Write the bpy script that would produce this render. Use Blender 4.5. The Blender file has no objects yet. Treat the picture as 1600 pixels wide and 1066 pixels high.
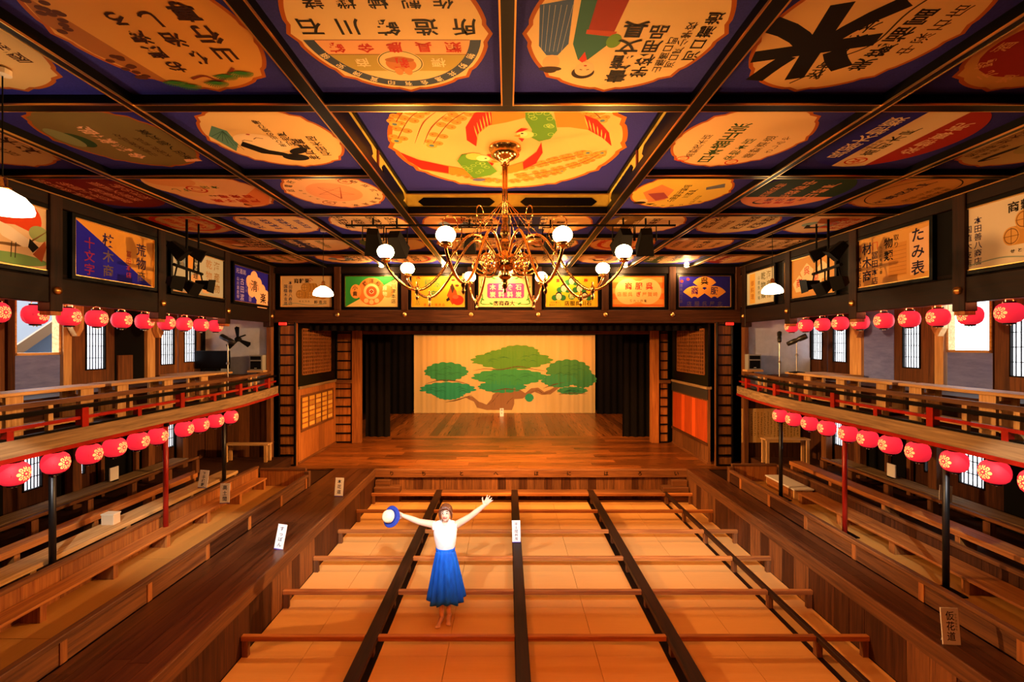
import bpy, bmesh, math, random
from mathutils import Vector, Matrix, Euler
random.seed(11)
PI = math.pi
scene = bpy.context.scene
COL = scene.collection
# ------------------------------------------------------------------ camera, sky, exposure
CZ, F, CX, CY = 3.84, 700.0, 793.0, 538.0          # eye height (m), focal length and vanishing point (px of 1600x1066)
cam_d = bpy.data.cameras.new('camera'); cam = bpy.data.objects.new('camera', cam_d); COL.objects.link(cam)
cam.location = (0, 0, CZ); cam.rotation_euler = (PI/2, 0, 0)
cam_d.sensor_width = 36; cam_d.lens = F/1600*36
cam_d.shift_x = (800-CX)/1600; cam_d.shift_y = (CY-533)/1600
cam_d.clip_start = 0.05; cam_d.clip_end = 200
scene.camera = cam
world = bpy.data.worlds.new('world'); scene.world = world; world.use_nodes = True
bg = world.node_tree.nodes['Background']; bg.inputs['Color'].default_value = (0.86, 0.93, 1.0, 1); bg.inputs['Strength'].default_value = 7.0
vs = scene.view_settings
vs.view_transform = 'Standard'; vs.look = 'None'; vs.gamma = 1.0; vs.use_curve_mapping = False
vs.exposure = 0.35
GLOBE_L, GLOBE_C = 135.0, (1.0, 0.49, 0.14)
SPOT_W, SPOT_C = 1000.0, (1.0, 0.47, 0.12)
PROFILE_W, PROFILE_C = 4400.0, (0.90, 0.92, 0.92)
RIG_W, RIG_C = 2100.0, (1.0, 0.50, 0.17)
WASH_W, WASH_C = 640.0, (1.0, 0.17, 0.012)

def PX(px, Y): return (px-CX)/F*Y
def PZ(py, Y): return CZ-(py-CY)/F*Y

# ------------------------------------------------------------------ materials
MATS = {}
def srgb(h):
    h = h.lstrip('#'); v = [int(h[i:i+2], 16)/255 for i in (0, 2, 4)]
    return tuple((c/12.92 if c <= .04045 else ((c+.055)/1.055)**2.4) for c in v)
def newmat(name):
    m = bpy.data.materials.new(name); m.use_nodes = True
    nt = m.node_tree; b = nt.nodes['Principled BSDF']
    return m, nt, b
def plain(name, col, rough=.6, metal=0, spec=.5, emit=None, estr=0, coat=0):
    if name in MATS: return MATS[name]
    m, nt, b = newmat(name)
    c = srgb(col) if isinstance(col, str) else col
    b.inputs['Base Color'].default_value = (*c, 1); b.inputs['Roughness'].default_value = rough
    b.inputs['Metallic'].default_value = metal; b.inputs['Specular IOR Level'].default_value = spec
    b.inputs['Coat Weight'].default_value = coat
    if emit:
        b.inputs['Emission Color'].default_value = (*emit, 1); b.inputs['Emission Strength'].default_value = estr
    MATS[name] = m; return m
def noisy(name, c1, c2, scale=(8, 8, 8), rough=.6, bump=.15, detail=4, spec=.4, vary=0.0, metal=0, coat=0, r2=None):
    """two colours mixed by stretched noise in object space; vary = per-object brightness spread"""
    if name in MATS: return MATS[name]
    m, nt, b = newmat(name); N, L = nt.nodes.new, nt.links.new
    tc = N('ShaderNodeTexCoord'); oi = N('ShaderNodeObjectInfo')
    mul = N('ShaderNodeVectorMath'); mul.operation = 'MULTIPLY_ADD'
    comb = N('ShaderNodeCombineXYZ')
    for k, f in enumerate((37.0, 61.0, 83.0)):
        mm = N('ShaderNodeMath'); mm.operation = 'MULTIPLY'; mm.inputs[1].default_value = f
        L(oi.outputs['Random'], mm.inputs[0]); L(mm.outputs[0], comb.inputs[k])
    mul.inputs[1].default_value = (1, 1, 1)
    L(tc.outputs['Object'], mul.inputs[0]); L(comb.outputs[0], mul.inputs[2])
    mp = N('ShaderNodeMapping'); mp.inputs['Scale'].default_value = scale; L(mul.outputs[0], mp.inputs['Vector'])
    nz = N('ShaderNodeTexNoise'); nz.inputs['Scale'].default_value = 1; nz.inputs['Detail'].default_value = detail
    nz.inputs['Roughness'].default_value = .62; nz.inputs['Distortion'].default_value = .4
    L(mp.outputs[0], nz.inputs['Vector'])
    rp = N('ShaderNodeValToRGB'); rp.color_ramp.elements[0].position = .3; rp.color_ramp.elements[1].position = .7
    a = srgb(c1) if isinstance(c1, str) else c1; d = srgb(c2) if isinstance(c2, str) else c2
    rp.color_ramp.elements[0].color = (*a, 1); rp.color_ramp.elements[1].color = (*d, 1)
    L(nz.outputs[0], rp.inputs[0])
    out = rp.outputs[0]
    if vary:
        mr = N('ShaderNodeMapRange'); mr.inputs['To Min'].default_value = 1-vary; mr.inputs['To Max'].default_value = 1+vary
        L(oi.outputs['Random'], mr.inputs['Value'])
        hs = N('ShaderNodeHueSaturation'); L(mr.outputs[0], hs.inputs['Value']); L(out, hs.inputs['Color']); out = hs.outputs[0]
    L(out, b.inputs['Base Color'])
    b.inputs['Roughness'].default_value = rough; b.inputs['Specular IOR Level'].default_value = spec
    b.inputs['Metallic'].default_value = metal; b.inputs['Coat Weight'].default_value = coat
    if r2 is not None:
        mr2 = N('ShaderNodeMapRange'); mr2.inputs['To Min'].default_value = rough; mr2.inputs['To Max'].default_value = r2
        L(nz.outputs[0], mr2.inputs['Value']); L(mr2.outputs[0], b.inputs['Roughness'])
    if bump:
        bp = N('ShaderNodeBump'); bp.inputs['Strength'].default_value = bump; bp.inputs['Distance'].default_value = .01
        L(nz.outputs[0], bp.inputs['Height']); L(bp.outputs[0], b.inputs['Normal'])
    MATS[name] = m; return m
def wood(kind, axis='y'):
    spec = {  # dark colour, light colour, roughness, variation
        'dark':  ('#150904', '#341a0b', .42, .25),
        'brown': ('#2c150a', '#573018', .50, .25),
        'mid':   ('#4a260f', '#845024', .52, .25),
        'cedar': ('#7a3d18', '#b5702f', .50, .25),
        'pine':  ('#b07a3c', '#e0b377', .50, .12),
        'grey':  ('#6a5034', '#a8885c', .70, .15),
        'stage': ('#3c1f0c', '#9a5622', .20, .50),
        'walk':  ('#2b140a', '#5b3218', .26, .25),
        'red':   ('#9a2f0c', '#c9531a', .40, .10),
        'beam':  ('#0e0603', '#221007', .45, .20),
    }[kind]
    s = [26, 26, 26]; s['xyz'.index(axis)] = 1.3
    return noisy(f'wood_{kind}_{axis}', spec[0], spec[1], tuple(s), spec[2], .12, 5, .18 if kind in ('beam', 'dark', 'brown') else .4, spec[3], r2=min(1, spec[2]+.2))
BLACK = plain('black_lacquer', '#060403', .38, spec=.13)
BLACKM = plain('matt_black', '#050404', .75, spec=.15)
BLACKC = noisy('black_cloth', '#0a0708', '#151012', (60, 60, 6), .9, .1, 2, .1)
GOLD = plain('gold_trim', (.82, .50, .16), .28, metal=1)
BRASS = plain('brass', (.86, .50, .18), .18, metal=1)
REDL = noisy('red_lacquer', '#8c1208', '#a81a0c', (6, 6, 6), .3, .02, 2, .5)
NAVY = noisy('navy_cloth', '#26247c', '#302d92', (90, 90, 90), .8, .05, 2, .2)
PLASTER = noisy('plaster', '#a9adba', '#c3c7d2', (3, 3, 3), .9, .05, 4, .2)
BLUEGREY = noisy('blue_grey_board', '#6674c0', '#7c8ad4', (3, 3, 12), .7, .05, 3, .3)
TATAMI = noisy('tatami', '#c58f50', '#cd9756', (2, 260, 40), .85, .06, 3, .08, .05)
TATAMI2 = noisy('tatami_side', '#b87e38', '#c28640', (260, 2, 40), .85, .06, 3, .08, .05)
WHITEC = plain('card_white', '#f3efe9', .7)
PURPLE = plain('card_purple', '#4a3aa0', .7)
INK = plain('ink', '#0d0b0c', .8)
CARDINK = plain('card_ink', '#2a3050', .8)
ROOFB = plain('attic_dark', '#0c0806', .9)
SILVER = plain('grey_metal', '#9a9590', .35, metal=.8)
def paint(h, rough=.62):
    return plain('paint_'+h.lstrip('#'), h, rough, spec=.12)

# ------------------------------------------------------------------ mesh helpers
class MB:
    def __init__(s): s.v = []; s.f = []; s.m = []
    def add(s, vs, fs, mat=0):
        o = len(s.v); s.v += [tuple(v) for v in vs]; s.f += [tuple(i+o for i in f) for f in fs]; s.m += [mat]*len(fs); return s
    def box(s, x0, x1, y0, y1, z0, z1, mat=0):
        return s.add([(x0,y0,z0),(x1,y0,z0),(x1,y1,z0),(x0,y1,z0),(x0,y0,z1),(x1,y0,z1),(x1,y1,z1),(x0,y1,z1)],
                     [(0,3,2,1),(4,5,6,7),(0,1,5,4),(1,2,6,5),(2,3,7,6),(3,0,4,7)], mat)
    def hexa(s, b, t, mat=0):
        return s.add(list(b)+list(t), [(0,3,2,1),(4,5,6,7),(0,1,5,4),(1,2,6,5),(2,3,7,6),(3,0,4,7)], mat)
    def tube(s, pts, r, n=8, mat=0, caps=True, closed=False):
        pts = [Vector(p) for p in pts]; k = len(pts)
        rr = r if isinstance(r, (list, tuple)) else [r]*k
        vs = []; up = Vector((0, 0, 1)); prev = None
        for i, p in enumerate(pts):
            a = pts[(i-1) % k] if (i or closed) else p; b = pts[(i+1) % k] if (i < k-1 or closed) else p
            t = (b-a).normalized()
            if prev is None:
                u = t.cross(up)
                if u.length < 1e-3: u = t.cross(Vector((1, 0, 0)))
                u.normalize()
            else:
                u = prev-t*prev.dot(t)
                u = u.normalized() if u.length > 1e-6 else t.orthogonal().normalized()
            prev = u; w = t.cross(u)
            for j in range(n):
                an = 2*PI*j/n; vs.append(p+(u*math.cos(an)+w*math.sin(an))*rr[i])
        fs = []
        for i in range(k if closed else k-1):
            for j in range(n):
                i2 = (i+1) % k; fs.append((i*n+j, i*n+(j+1) % n, i2*n+(j+1) % n, i2*n+j))
        if caps and not closed: fs += [tuple(reversed(range(n))), tuple(range((k-1)*n, k*n))]
        return s.add(vs, fs, mat)
    def lathe(s, prof, n=16, mat=0, c=(0, 0, 0), M=None):
        vs = []; k = len(prof)
        for r, z in prof:
            for j in range(n):
                a = 2*PI*j/n; p = Vector((r*math.cos(a), r*math.sin(a), z))
                vs.append((M @ p if M else p)+Vector(c))
        fs = [(i*n+j, i*n+(j+1) % n, (i+1)*n+(j+1) % n, (i+1)*n+j) for i in range(k-1) for j in range(n)]
        if prof[0][0] > 1e-4: fs.append(tuple(reversed(range(n))))
        if prof[-1][0] > 1e-4: fs.append(tuple(range((k-1)*n, k*n)))
        return s.add(vs, fs, mat)
    def ball(s, c, rx, ry=None, rz=None, n=14, mat=0, M=None):
        ry = ry or rx; rz = rz or rx; k = max(6, n//2+1); vs = []; fs = []
        for i in range(k+1):
            t = PI*i/k
            for j in range(n):
                a = 2*PI*j/n; p = Vector((rx*math.sin(t)*math.cos(a), ry*math.sin(t)*math.sin(a), rz*math.cos(t)))
                vs.append((M @ p if M else p)+Vector(c))
        for i in range(k):
            for j in range(n): fs.append((i*n+j, (i+1)*n+j, (i+1)*n+(j+1) % n, i*n+(j+1) % n))
        return s.add(vs, fs, mat)
    def prism(s, pts, z0, z1, mat=0):
        n = len(pts)
        return s.add([(x, y, z0) for x, y in pts]+[(x, y, z1) for x, y in pts],
                     [tuple(reversed(range(n))), tuple(range(n, 2*n))]+[(i, (i+1) % n, n+(i+1) % n, n+i) for i in range(n)], mat)
    def mesh(s, name, mats, smooth=False):
        me = bpy.data.meshes.new(name); me.from_pydata(s.v, [], s.f)
        mats = mats if isinstance(mats, (list, tuple)) else [mats]
        for m in mats: me.materials.append(m)
        if len(mats) > 1: me.polygons.foreach_set('material_index', s.m)
        if smooth: me.polygons.foreach_set('use_smooth', [True]*len(me.polygons))
        me.update(); return me
    def build(s, name, mats, parent=None, loc=(0, 0, 0), rot=None, smooth=False):
        return link(name, s.mesh(name, mats, smooth), parent, loc, rot)
def link(name, data, parent=None, loc=(0, 0, 0), rot=None):
    o = bpy.data.objects.new(name, data); COL.objects.link(o); o.location = loc
    if rot: o.rotation_euler = rot
    if parent: o.parent = parent
    return o
def thing(name, label, cat, loc=(0, 0, 0), rot=None, group=None):
    o = link(name, None, None, loc, rot); o.empty_display_size = .1
    return tag(o, label, cat, group)
def tag(o, label=None, cat=None, group=None, kind=None):
    if label: o['label'] = label
    if cat: o['category'] = cat
    if group: o['group'] = group
    if kind: o['kind'] = kind
    return o
def struct(o, label=None):
    o['kind'] = 'structure'
    if label: o['label'] = label
    return o
BOXC = {}
def bx(name, x0, x1, y0, y1, z0, z1, mat, parent=None, ch=0.0):
    """box object with its origin in its middle; alike boxes share their mesh"""
    d = (round(abs(x1-x0), 4), round(abs(y1-y0), 4), round(abs(z1-z0), 4))
    key = (d, mat.name, ch)
    if key not in BOXC:
        a, b, c = d[0]/2, d[1]/2, d[2]/2; mb = MB()
        if ch <= 0: mb.box(-a, a, -b, b, -c, c)
        else:
            e = min(ch, a*.8, b*.8, c*.8); vs = []
            me = bmesh.new(); bmesh.ops.create_cube(me, size=1)
            for v in me.verts: v.co = Vector((v.co.x*2*a, v.co.y*2*b, v.co.z*2*c))
            bmesh.ops.bevel(me, geom=list(me.edges), offset=e, segments=1, affect='EDGES')
            me.verts.ensure_lookup_table()
            mb.add([v.co[:] for v in me.verts], [[v.index for v in f.verts] for f in me.faces]); me.free()
        BOXC[key] = mb.mesh(name, mat)
    o = link(name, BOXC[key], parent, ((x0+x1)/2, (y0+y1)/2, (z0+z1)/2))
    return o
def pbeam(mb, pts, w, z0, z1, mat=0):
    """beam of width w along a horizontal polyline, mitred"""
    P = [Vector((x, y, 0)) for x, y in pts]; L_, R_ = [], []
    for i, p in enumerate(P):
        a = P[max(i-1, 0)]; b = P[min(i+1, len(P)-1)]; t = (b-a).normalized(); n = Vector((-t.y, t.x, 0))*(w/2)
        L_.append(p+n); R_.append(p-n)
    for i in range(len(P)-1):
        q = [R_[i], R_[i+1], L_[i+1], L_[i]]
        mb.hexa([(v.x, v.y, z0) for v in q], [(v.x, v.y, z1) for v in q], mat)
    return mb
def curve(pts, n=8):
    P = [Vector(p) for p in pts]; out = []
    for i in range(len(P)-1):
        p0 = P[max(i-1, 0)]; p1 = P[i]; p2 = P[i+1]; p3 = P[min(i+2, len(P)-1)]
        for k in range(n):
            t = k/n
            out.append(.5*((2*p1)+(p2-p0)*t+(2*p0-5*p1+4*p2-p3)*t*t+(3*p1-p0-3*p2+p3)*t**3))
    out.append(P[-1]); return out
def copy_tree(o, parent=None):
    c = o.copy(); COL.objects.link(c); c.parent = parent
    for chd in o.children: copy_tree(chd, c)
    return c
ORD = ['first','second','third','fourth','fifth','sixth','seventh','eighth','ninth','tenth','eleventh','twelfth','thirteenth','fourteenth']

# ------------------------------------------------------------------ painted boards: flat colour layers and lettering
GLY = {}
def glyph(ch, bold):
    k = (ch, bold)
    if k not in GLY:
        c = bpy.data.curves.new('glyph', 'FONT'); c.body = ch; c.resolution_u = 3; c.offset = bold
        o = bpy.data.objects.new('glyph', c); me = o.to_mesh()
        vs = [(v.co.x-.5, v.co.y-.38) for v in me.vertices]; fs = [tuple(p.vertices) for p in me.polygons]
        # keep faces looking along +z
        fixed = []
        for f in fs:
            a = 0
            for i in range(len(f)):
                x0, y0 = vs[f[i]]; x1, y1 = vs[f[(i+1) % len(f)]]; a += x0*y1-x1*y0
            fixed.append(f if a >= 0 else tuple(reversed(f)))
        GLY[k] = (vs, fixed)
        bpy.data.objects.remove(o); bpy.data.curves.remove(c)
    return GLY[k]
STEP = .0001
class Art:
    """layers of flat paint on a board lying in local xy, looking along +z"""
    def __init__(s): s.shapes = MB(); s.sm = []; s.txt = MB(); s.tm = []; s.k = 0
    def _mi(s, lst, h):
        if h not in lst: lst.append(h)
        return lst.index(h)
    def poly(s, h, pts):
        s.k += 1; z = s.k*STEP
        a = sum(pts[i][0]*pts[(i+1) % len(pts)][1]-pts[(i+1) % len(pts)][0]*pts[i][1] for i in range(len(pts)))
        pts = pts if a > 0 else pts[::-1]
        s.shapes.add([(x, y, z) for x, y in pts], [tuple(range(len(pts)))], s._mi(s.sm, h)); return s
    def ell(s, h, x, y, rx, ry=None, n=28, a0=0, a1=360, rot=0):
        ry = ry or rx; pts = []; c, d = math.cos(math.radians(rot)), math.sin(math.radians(rot))
        full = abs(a1-a0) >= 360
        for i in range(n+(0 if full else 1)):
            a = math.radians(a0+(a1-a0)*i/n); u, v = rx*math.cos(a), ry*math.sin(a); pts.append((x+u*c-v*d, y+u*d+v*c))
        return s.poly(h, pts)
    def ring(s, h, x, y, r0, r1, n=40, ry=1.0, a0=0, a1=360):
        s.k += 1; z = s.k*STEP; vs = []; fs = []
        for i in range(n+1):
            a = math.radians(a0+(a1-a0)*i/n)
            vs += [(x+r0*math.cos(a), y+r0*ry*math.sin(a), z), (x+r1*math.cos(a), y+r1*ry*math.sin(a), z)]
        for i in range(n): fs.append((2*i, 2*i+1, 2*i+3, 2*i+2))
        s.shapes.add(vs, fs, s._mi(s.sm, h)); return s
    def rect(s, h, x0, y0, x1, y1): return s.poly(h, [(x0, y0), (x1, y0), (x1, y1), (x0, y1)])
    def line(s, h, pts, w, taper=False):
        s.k += 1; z = s.k*STEP; P = [Vector((p[0], p[1])) for p in pts]; vs = []; n = len(P)
        for i, p in enumerate(P):
            t = (P[min(i+1, n-1)]-P[max(i-1, 0)]); t = t.normalized() if t.length > 1e-9 else Vector((1, 0)); q = Vector((-t.y, t.x))
            ww = w/2*((1-.85*abs(2*i/(n-1)-1)) if taper else 1); vs += [(*(p+q*ww), z), (*(p-q*ww), z)]
        s.shapes.add(vs, [(2*i, 2*i+1, 2*i+3, 2*i+2) for i in range(n-1)], s._mi(s.sm, h)); return s
    def ch(s, c, h, x, y, size, bold=.012, rot=0, sx=1.0):
        vs, fs = glyph(c, bold); z = (s.k+3)*STEP; cr, sr = math.cos(rot), math.sin(rot)
        s.txt.add([(x+size*(u*sx*cr-v*sr), y+size*(u*sx*sr+v*cr), z) for u, v in vs], fs, s._mi(s.tm, h)); return s
    def vt(s, txt, h, x, y, size, gap=1.06, bold=.012, sx=1.0, jit=0):
        for i, c in enumerate(txt):
            if c != ' ': s.ch(c, h, x+(random.uniform(-jit, jit)), y-size*.5-i*size*gap, size*(1+random.uniform(-jit, jit)*4), bold, random.uniform(-jit, jit)*3, sx)
        return s
    def ht(s, txt, h, x, y, size, gap=1.08, bold=.012, rtl=False, sx=1.0):
        t = txt[::-1] if rtl else txt; n = len(t)
        for i, c in enumerate(t):
            if c != ' ': s.ch(c, h, x+(i-(n-1)/2)*size*gap, y, size, bold, 0, sx)
        return s
    def arc(s, txt, h, x, y, r, size, a0, step, bold=.01, out=True):
        for i, c in enumerate(txt):
            a = math.radians(a0+i*step)
            s.ch(c, h, x+r*math.cos(a), y+r*math.sin(a), size, bold, (a-PI/2) if out else (a+PI/2))
        return s
    def build(s, parent, z=0, pname='painted_picture', lname='lettering'):
        o = []
        if s.shapes.f: o.append(s.shapes.build(pname, [paint(h) for h in s.sm], parent, (0, 0, z)))
        if s.txt.f: o.append(s.txt.build(lname, [paint(h, .75) for h in s.tm], parent, (0, 0, z)))
        return o
def scallop(R, n=8, per=12, dip=.07, ph=0):
    pts = []
    for i in range(n*per):
        t = i/per; fr = abs((t % 1)-.5)*2     # 1 on the outward points, 0 between them
        r = R*(1-dip*.55+dip*.55*fr**5-dip*.35*math.exp(-((fr-.72)/.09)**2))
        a = ph+2*PI*t/n; pts.append((r*math.cos(a), r*math.sin(a)))
    return pts
# ------------------------------------------------------------------ the room: floor, shell, ceiling
ZS = .74            # stage and walkway height above the pit floor
ZC = CZ+1.97        # ceiling
ROWS = [10.77, 9.69, 8.65, 7.56, 6.535, 5.515, 4.49, 3.45, 2.40]
BEAMS = [(-1.67, .16), (.17, .16), (2.03, .16), (3.82, .07)]
floor = struct(MB().box(-8.4, 8.4, -5.2, 21.6, -.3, -.05).build('floor', wood('dark', 'x')), 'dark boarded floor under the tatami seating pit')
edges = [(-3.26, -1.75), (-1.59, .09), (.25, 1.95), (2.11, 3.785), (3.855, 4.42)]
for i, Y in enumerate(ROWS):
    y1 = Y-.001; y0 = (ROWS[i+1]+.001) if i+1 < len(ROWS) else 1.2
    for (a, b) in edges:
        if b-a > 1:
            c = (a+b)/2
            bx('tatami_mat', a, c-.003, y0, y1, -.05, 0, TATAMI, floor); bx('tatami_mat', c+.003, b, y0, y1, -.05, 0, TATAMI, floor)
        else: bx('tatami_mat', a, b, y0, y1, -.05, 0, TATAMI, floor)
for (a, b) in edges: bx('tatami_mat', a, b, 10.80, 11.04, -.05, 0, TATAMI, floor)
# outer shell
struct(MB().box(-8.4, 8.4, -5.2, -5.0, -.3, 6.6).build('wall_back', wood('brown', 'z')))
roof = struct(MB().box(-8.4, 8.4, -5.2, 21.6, 6.45, 6.6).build('ceiling_attic', ROOFB), 'dark attic boards above the painted ceiling')
struct(MB().box(-8.4, 8.4, 21.4, 21.6, -.3, 6.6).build('wall_stage_rear', BLACKM))

# dividers of the seating pit
names = ['left', 'centre', 'right', 'thin far right']
lab = ['dark wooden walking plank dividing the pit, left of the centre line',
       'dark wooden walking plank down the middle of the pit, with white card',
       'dark wooden walking plank dividing the pit, right of the centre line',
       'thin raised rail on short posts beside the right walkway']
for k, (x, w) in enumerate(BEAMS):
    t = thing('divider_plank', lab[k], 'divider', (x, 0, 0), None, 'long dividers of the tatami pit')
    bx('plank', -w/2, w/2, 1.2, 11.02, .19, .262, wood('dark', 'y'), t, .008)
    bx('floor_sill', -w/2+.003, w/2-.003, 1.2, 11.03, -.05, .008, wood('beam', 'y'), t)
    for Y in ROWS: bx('post', -.032, .032, Y-.04, Y+.04, .008, .19, wood('mid', 'z'), t)
for k, Y in enumerate(ROWS):
    t = thing('divider_rail', f'{ORD[k]} thin wooden cross rail of the tatami pit counted from the stage', 'divider', (0, Y, 0), None, 'cross rails of the tatami pit')
    seg = [(-3.27, -1.75), (-1.59, .09), (.25, 1.95), (2.11, 3.785), (3.855, 4.44)]
    for a, b in seg: bx('rail', a, b, -.03, .03, .195, .258, wood('cedar', 'x'), t, .006)
    for x in (-3.22, 4.39): bx('end_post', x-.035, x+.035, -.028, .028, 0, .195, wood('mid', 'z'), t)
    if k == 0: bx('ledge_board', -2.6, 3.76, .035, .27, .22, .258, wood('mid', 'x'), t)

# ------------------------------------------------------------------ stage
stage = thing('stage', 'raised polished wooden stage with kana letters along its front beam', 'stage', (0, 0, 0))
bx('deck_base', -7.6, 7.6, 11.2, 21.3, .45, ZS-.03, wood('dark', 'x'), stage)
lip = bx('front_beam', -3.27, 4.43, 11.05, 11.18, .55, ZS, wood('mid', 'x'), stage, .008)
L_ = Art()
for c, px in zip('りちとへほにはろい', (612, 662, 721, 775, 838, 889, 947, 1000, 1057)):
    L_.ch(c, '#160c08', PX(px, 11.05), PZ(740, 11.05)-.645, .12, .03)
L_.txt.build('kana_lettering', [paint('#160c08')], stage, (0, 11.0492, .645), (PI/2, 0, 0))
x = -3.26
while x < 4.4:
    w = random.uniform(.15, .26); w = min(w, 4.42-x)
    bx('front_plank', x, x+w-.006, 11.12, 11.15+random.uniform(0, .01), 0, .55, wood(random.choice(['mid', 'mid', 'mid', 'brown']), 'z'), stage); x += w
Y = 11.18; r = 0
while Y < 15.05:
    w = .28; x = -5.9
    while x < 5.9:
        l = random.uniform(2.0, 3.6); l = min(l, 5.9-x)
        if 5.9-x-l < .5: l = 5.9-x
        bx('deck_plank', x, x+l-.004, Y, Y+w-.004, ZS-.03, ZS+random.uniform(0, .003), wood('stage', 'x'), stage); x += l
    Y += w; r += 1
x = -5.9
while x < 5.9:
    bx('deck_plank', x, x+.291, Y, 21.2, ZS-.03, ZS+random.uniform(0, .002), wood('stage', 'y'), stage); x += .295
# little steps at both ends of the stage front
for sx, xx, lb in ((1, -3.24, 'two low wooden steps between the left walkway and the stage front'), (-1, 4.40, 'two low wooden steps between the right walkway and the stage front')):
    t = thing('wooden_steps', lb, 'steps', (xx, 10.86, 0), None, 'stage front steps')
    for j, (d, h) in enumerate(((.62, .36), (.36, .50))):
        a, b = sorted((0, sx*d)); bx('step', a, b, .0+.1*j, .25, h-.15 if j else .0, h, wood('mid', 'x'), t, .006)

# ------------------------------------------------------------------ raised walkways and the side seating
def walkway(name, label, x0, x1, face, y0, y1):
    """x0<x1; face = the side that looks at the pit (+1 its right side, -1 its left side)"""
    t = thing(name, label, 'walkway')
    n = max(2, round((x1-x0)/.2)); w = (x1-x0)/n
    bx('core', x0+.03, x1-.03, y0, y1, 0, ZS-.03, wood('dark', 'y'), t)
    for i in range(n):
        y = y0-random.uniform(0, 2)
        while y < y1:
            l = 3.4; a, b = max(y, y0), min(y+l, y1)
            if b-a > .05: bx('deck_plank', x0+i*w+.002, x0+(i+1)*w-.002, a, b-.003, ZS-.03, ZS+random.uniform(0, .002), wood('walk', 'y'), t)
            y += l
    xf = x1 if face > 0 else x0
    a, b = (xf-.02, xf+.015) if face > 0 else (xf-.015, xf+.02)
    bx('edge_beam', a, b, y0, y1, ZS-.19, ZS+.004, wood('mid', 'y'), t, .005)
    y = y0
    while y < y1-.02:
        l = min(random.uniform(.22, .36), y1-y); q = random.uniform(0, .006)
        bx('side_board', min(xf, xf+face*(.004+q)), max(xf, xf+face*(.004+q)), y, y+l-.005, 0, ZS-.19, wood(random.choice(['brown', 'mid', 'brown']), 'z'), t); y += l
    return t
walkway('flower_walkway', 'wide dark plank walkway running from the left front to the stage', -4.30, -3.28, 1, 1.2, 11.175)
walkway('narrow_walkway', 'narrow dark plank walkway along the right side of the pit', 4.44, 4.97, -1, 1.2, 11.175)

def kerb(label, x, y0, y1, s, zt=1.02):
    t = thing('kerb_rail', label, 'kerb', (x, 0, 0))
    bx('rail', -.045, .045, y0, y1, zt-.06, zt, wood('mid', 'y'), t, .008)
    y = y0
    while y < y1-.05:
        l = min(1.05, y1-y)
        bx('board', -.02, .02, y+.04, y+l, ZS, zt-.06, wood(random.choice(['brown', 'mid']), 'y'), t)
        bx('upright', -.032, .032, y-.03, y+.04, ZS, zt-.06, wood('cedar', 'z'), t); y += l
    bx('end_post', -.05, .05, y1-.06, y1+.04, ZS, zt+.06, wood('mid', 'z'), t, .006)
    return t
kerb('low board kerb between the wide walkway and the left tatami strip', -4.345, 1.2, 9.74, 1)
kerb('low board kerb between the narrow walkway and the right tatami strip', 5.02, 1.2, 10.1, -1)

def endboard(label, x0, x1, y, z1):
    t = thing('end_board', label, 'partition', ((x0+x1)/2, y, ZS)); n = max(1, round((x1-x0)/.45)); w = (x1-x0)/n; h = (x1-x0)/2
    for i in range(n): bx('board', -h+i*w+.002, -h+(i+1)*w-.002, -.02, .02, 0, z1-ZS-.05, wood('cedar', 'z'), t)
    bx('cap_rail', -h, h, -.035, .035, z1-ZS-.05, z1-ZS, wood('mid', 'x'), t, .006)
endboard('reddish board partition closing the left tatami strip at the stage end', -5.40, -4.40, 9.80, 1.13)
endboard('brown board partition closing the right tatami strip at the stage end', 5.08, 6.1, 10.16, 1.13)

def long_bench(label, x0, x1, y0, y1, zf, zt, th, kind, every, name='long_bench', legw=.07):
    t = thing(name, label, 'bench', ((x0+x1)/2, y0, zf)); h = (x1-x0)/2; L = y1-y0
    bx('seat_plank', -h, h, 0, L, zt-zf-th, zt-zf, wood(kind, 'y'), t, .006)
    n = max(2, round(L/every)+1)
    for i in range(n):
        y = min(max(.06, i*L/(n-1)), L-.06)
        bx('leg', -h+.02, h-.02, y-legw/2, y+legw/2, 0, zt-zf-th, wood(kind, 'z'), t)
    return t
# left side
side_floor_l = struct(MB().box(-8.2, -4.39, 1.0, 11.35, .3, .70).build('floor_left_side', wood('dark', 'y')))
side_floor_r = struct(MB().box(5.06, 8.2, 1.0, 11.35, .3, .70).build('floor_right_side', wood('dark', 'y')))
y = 1.2
while y < 9.7:
    b = min(y+1.75, 9.77); bx('tatami_mat', -5.56, -4.39, y+.004, b-.004, .70, .75, TATAMI2, side_floor_l); y += 1.75
y = 1.2
while y < 10.1:
    b = min(y+1.75, 10.13); bx('tatami_mat', 5.07, 6.08, y+.004, b-.004, .70, .75, TATAMI2, side_floor_r); y += 1.75
long_bench('low light bench along the left tatami strip, against the board partition', -5.41, -5.15, 1.3, 9.6, .75, .98, .035, 'cedar', .95, 'low_bench')
long_bench('low light bench along the right tatami strip', 5.66, 6.06, 1.3, 8.75, .75, .95, .035, 'cedar', 1.05, 'low_bench', .1)
t = thing('box_bench', 'short pale topped box bench at the stage end of the right tatami strip', 'bench', (5.86, 8.85, .75))
bx('top_board', -.2, .2, 0, 1.0, .19, .22, plain('pale_top', '#d9cfc4', .4), t, .005)
for yy in (.02, .93): bx('leg', -.18, .18, yy, yy+.05, 0, .19, wood('pine', 'z'), t)
bx('front_panel', -.2, -.185, .07, .93, 0, .19, wood('cedar', 'y'), t)

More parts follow.
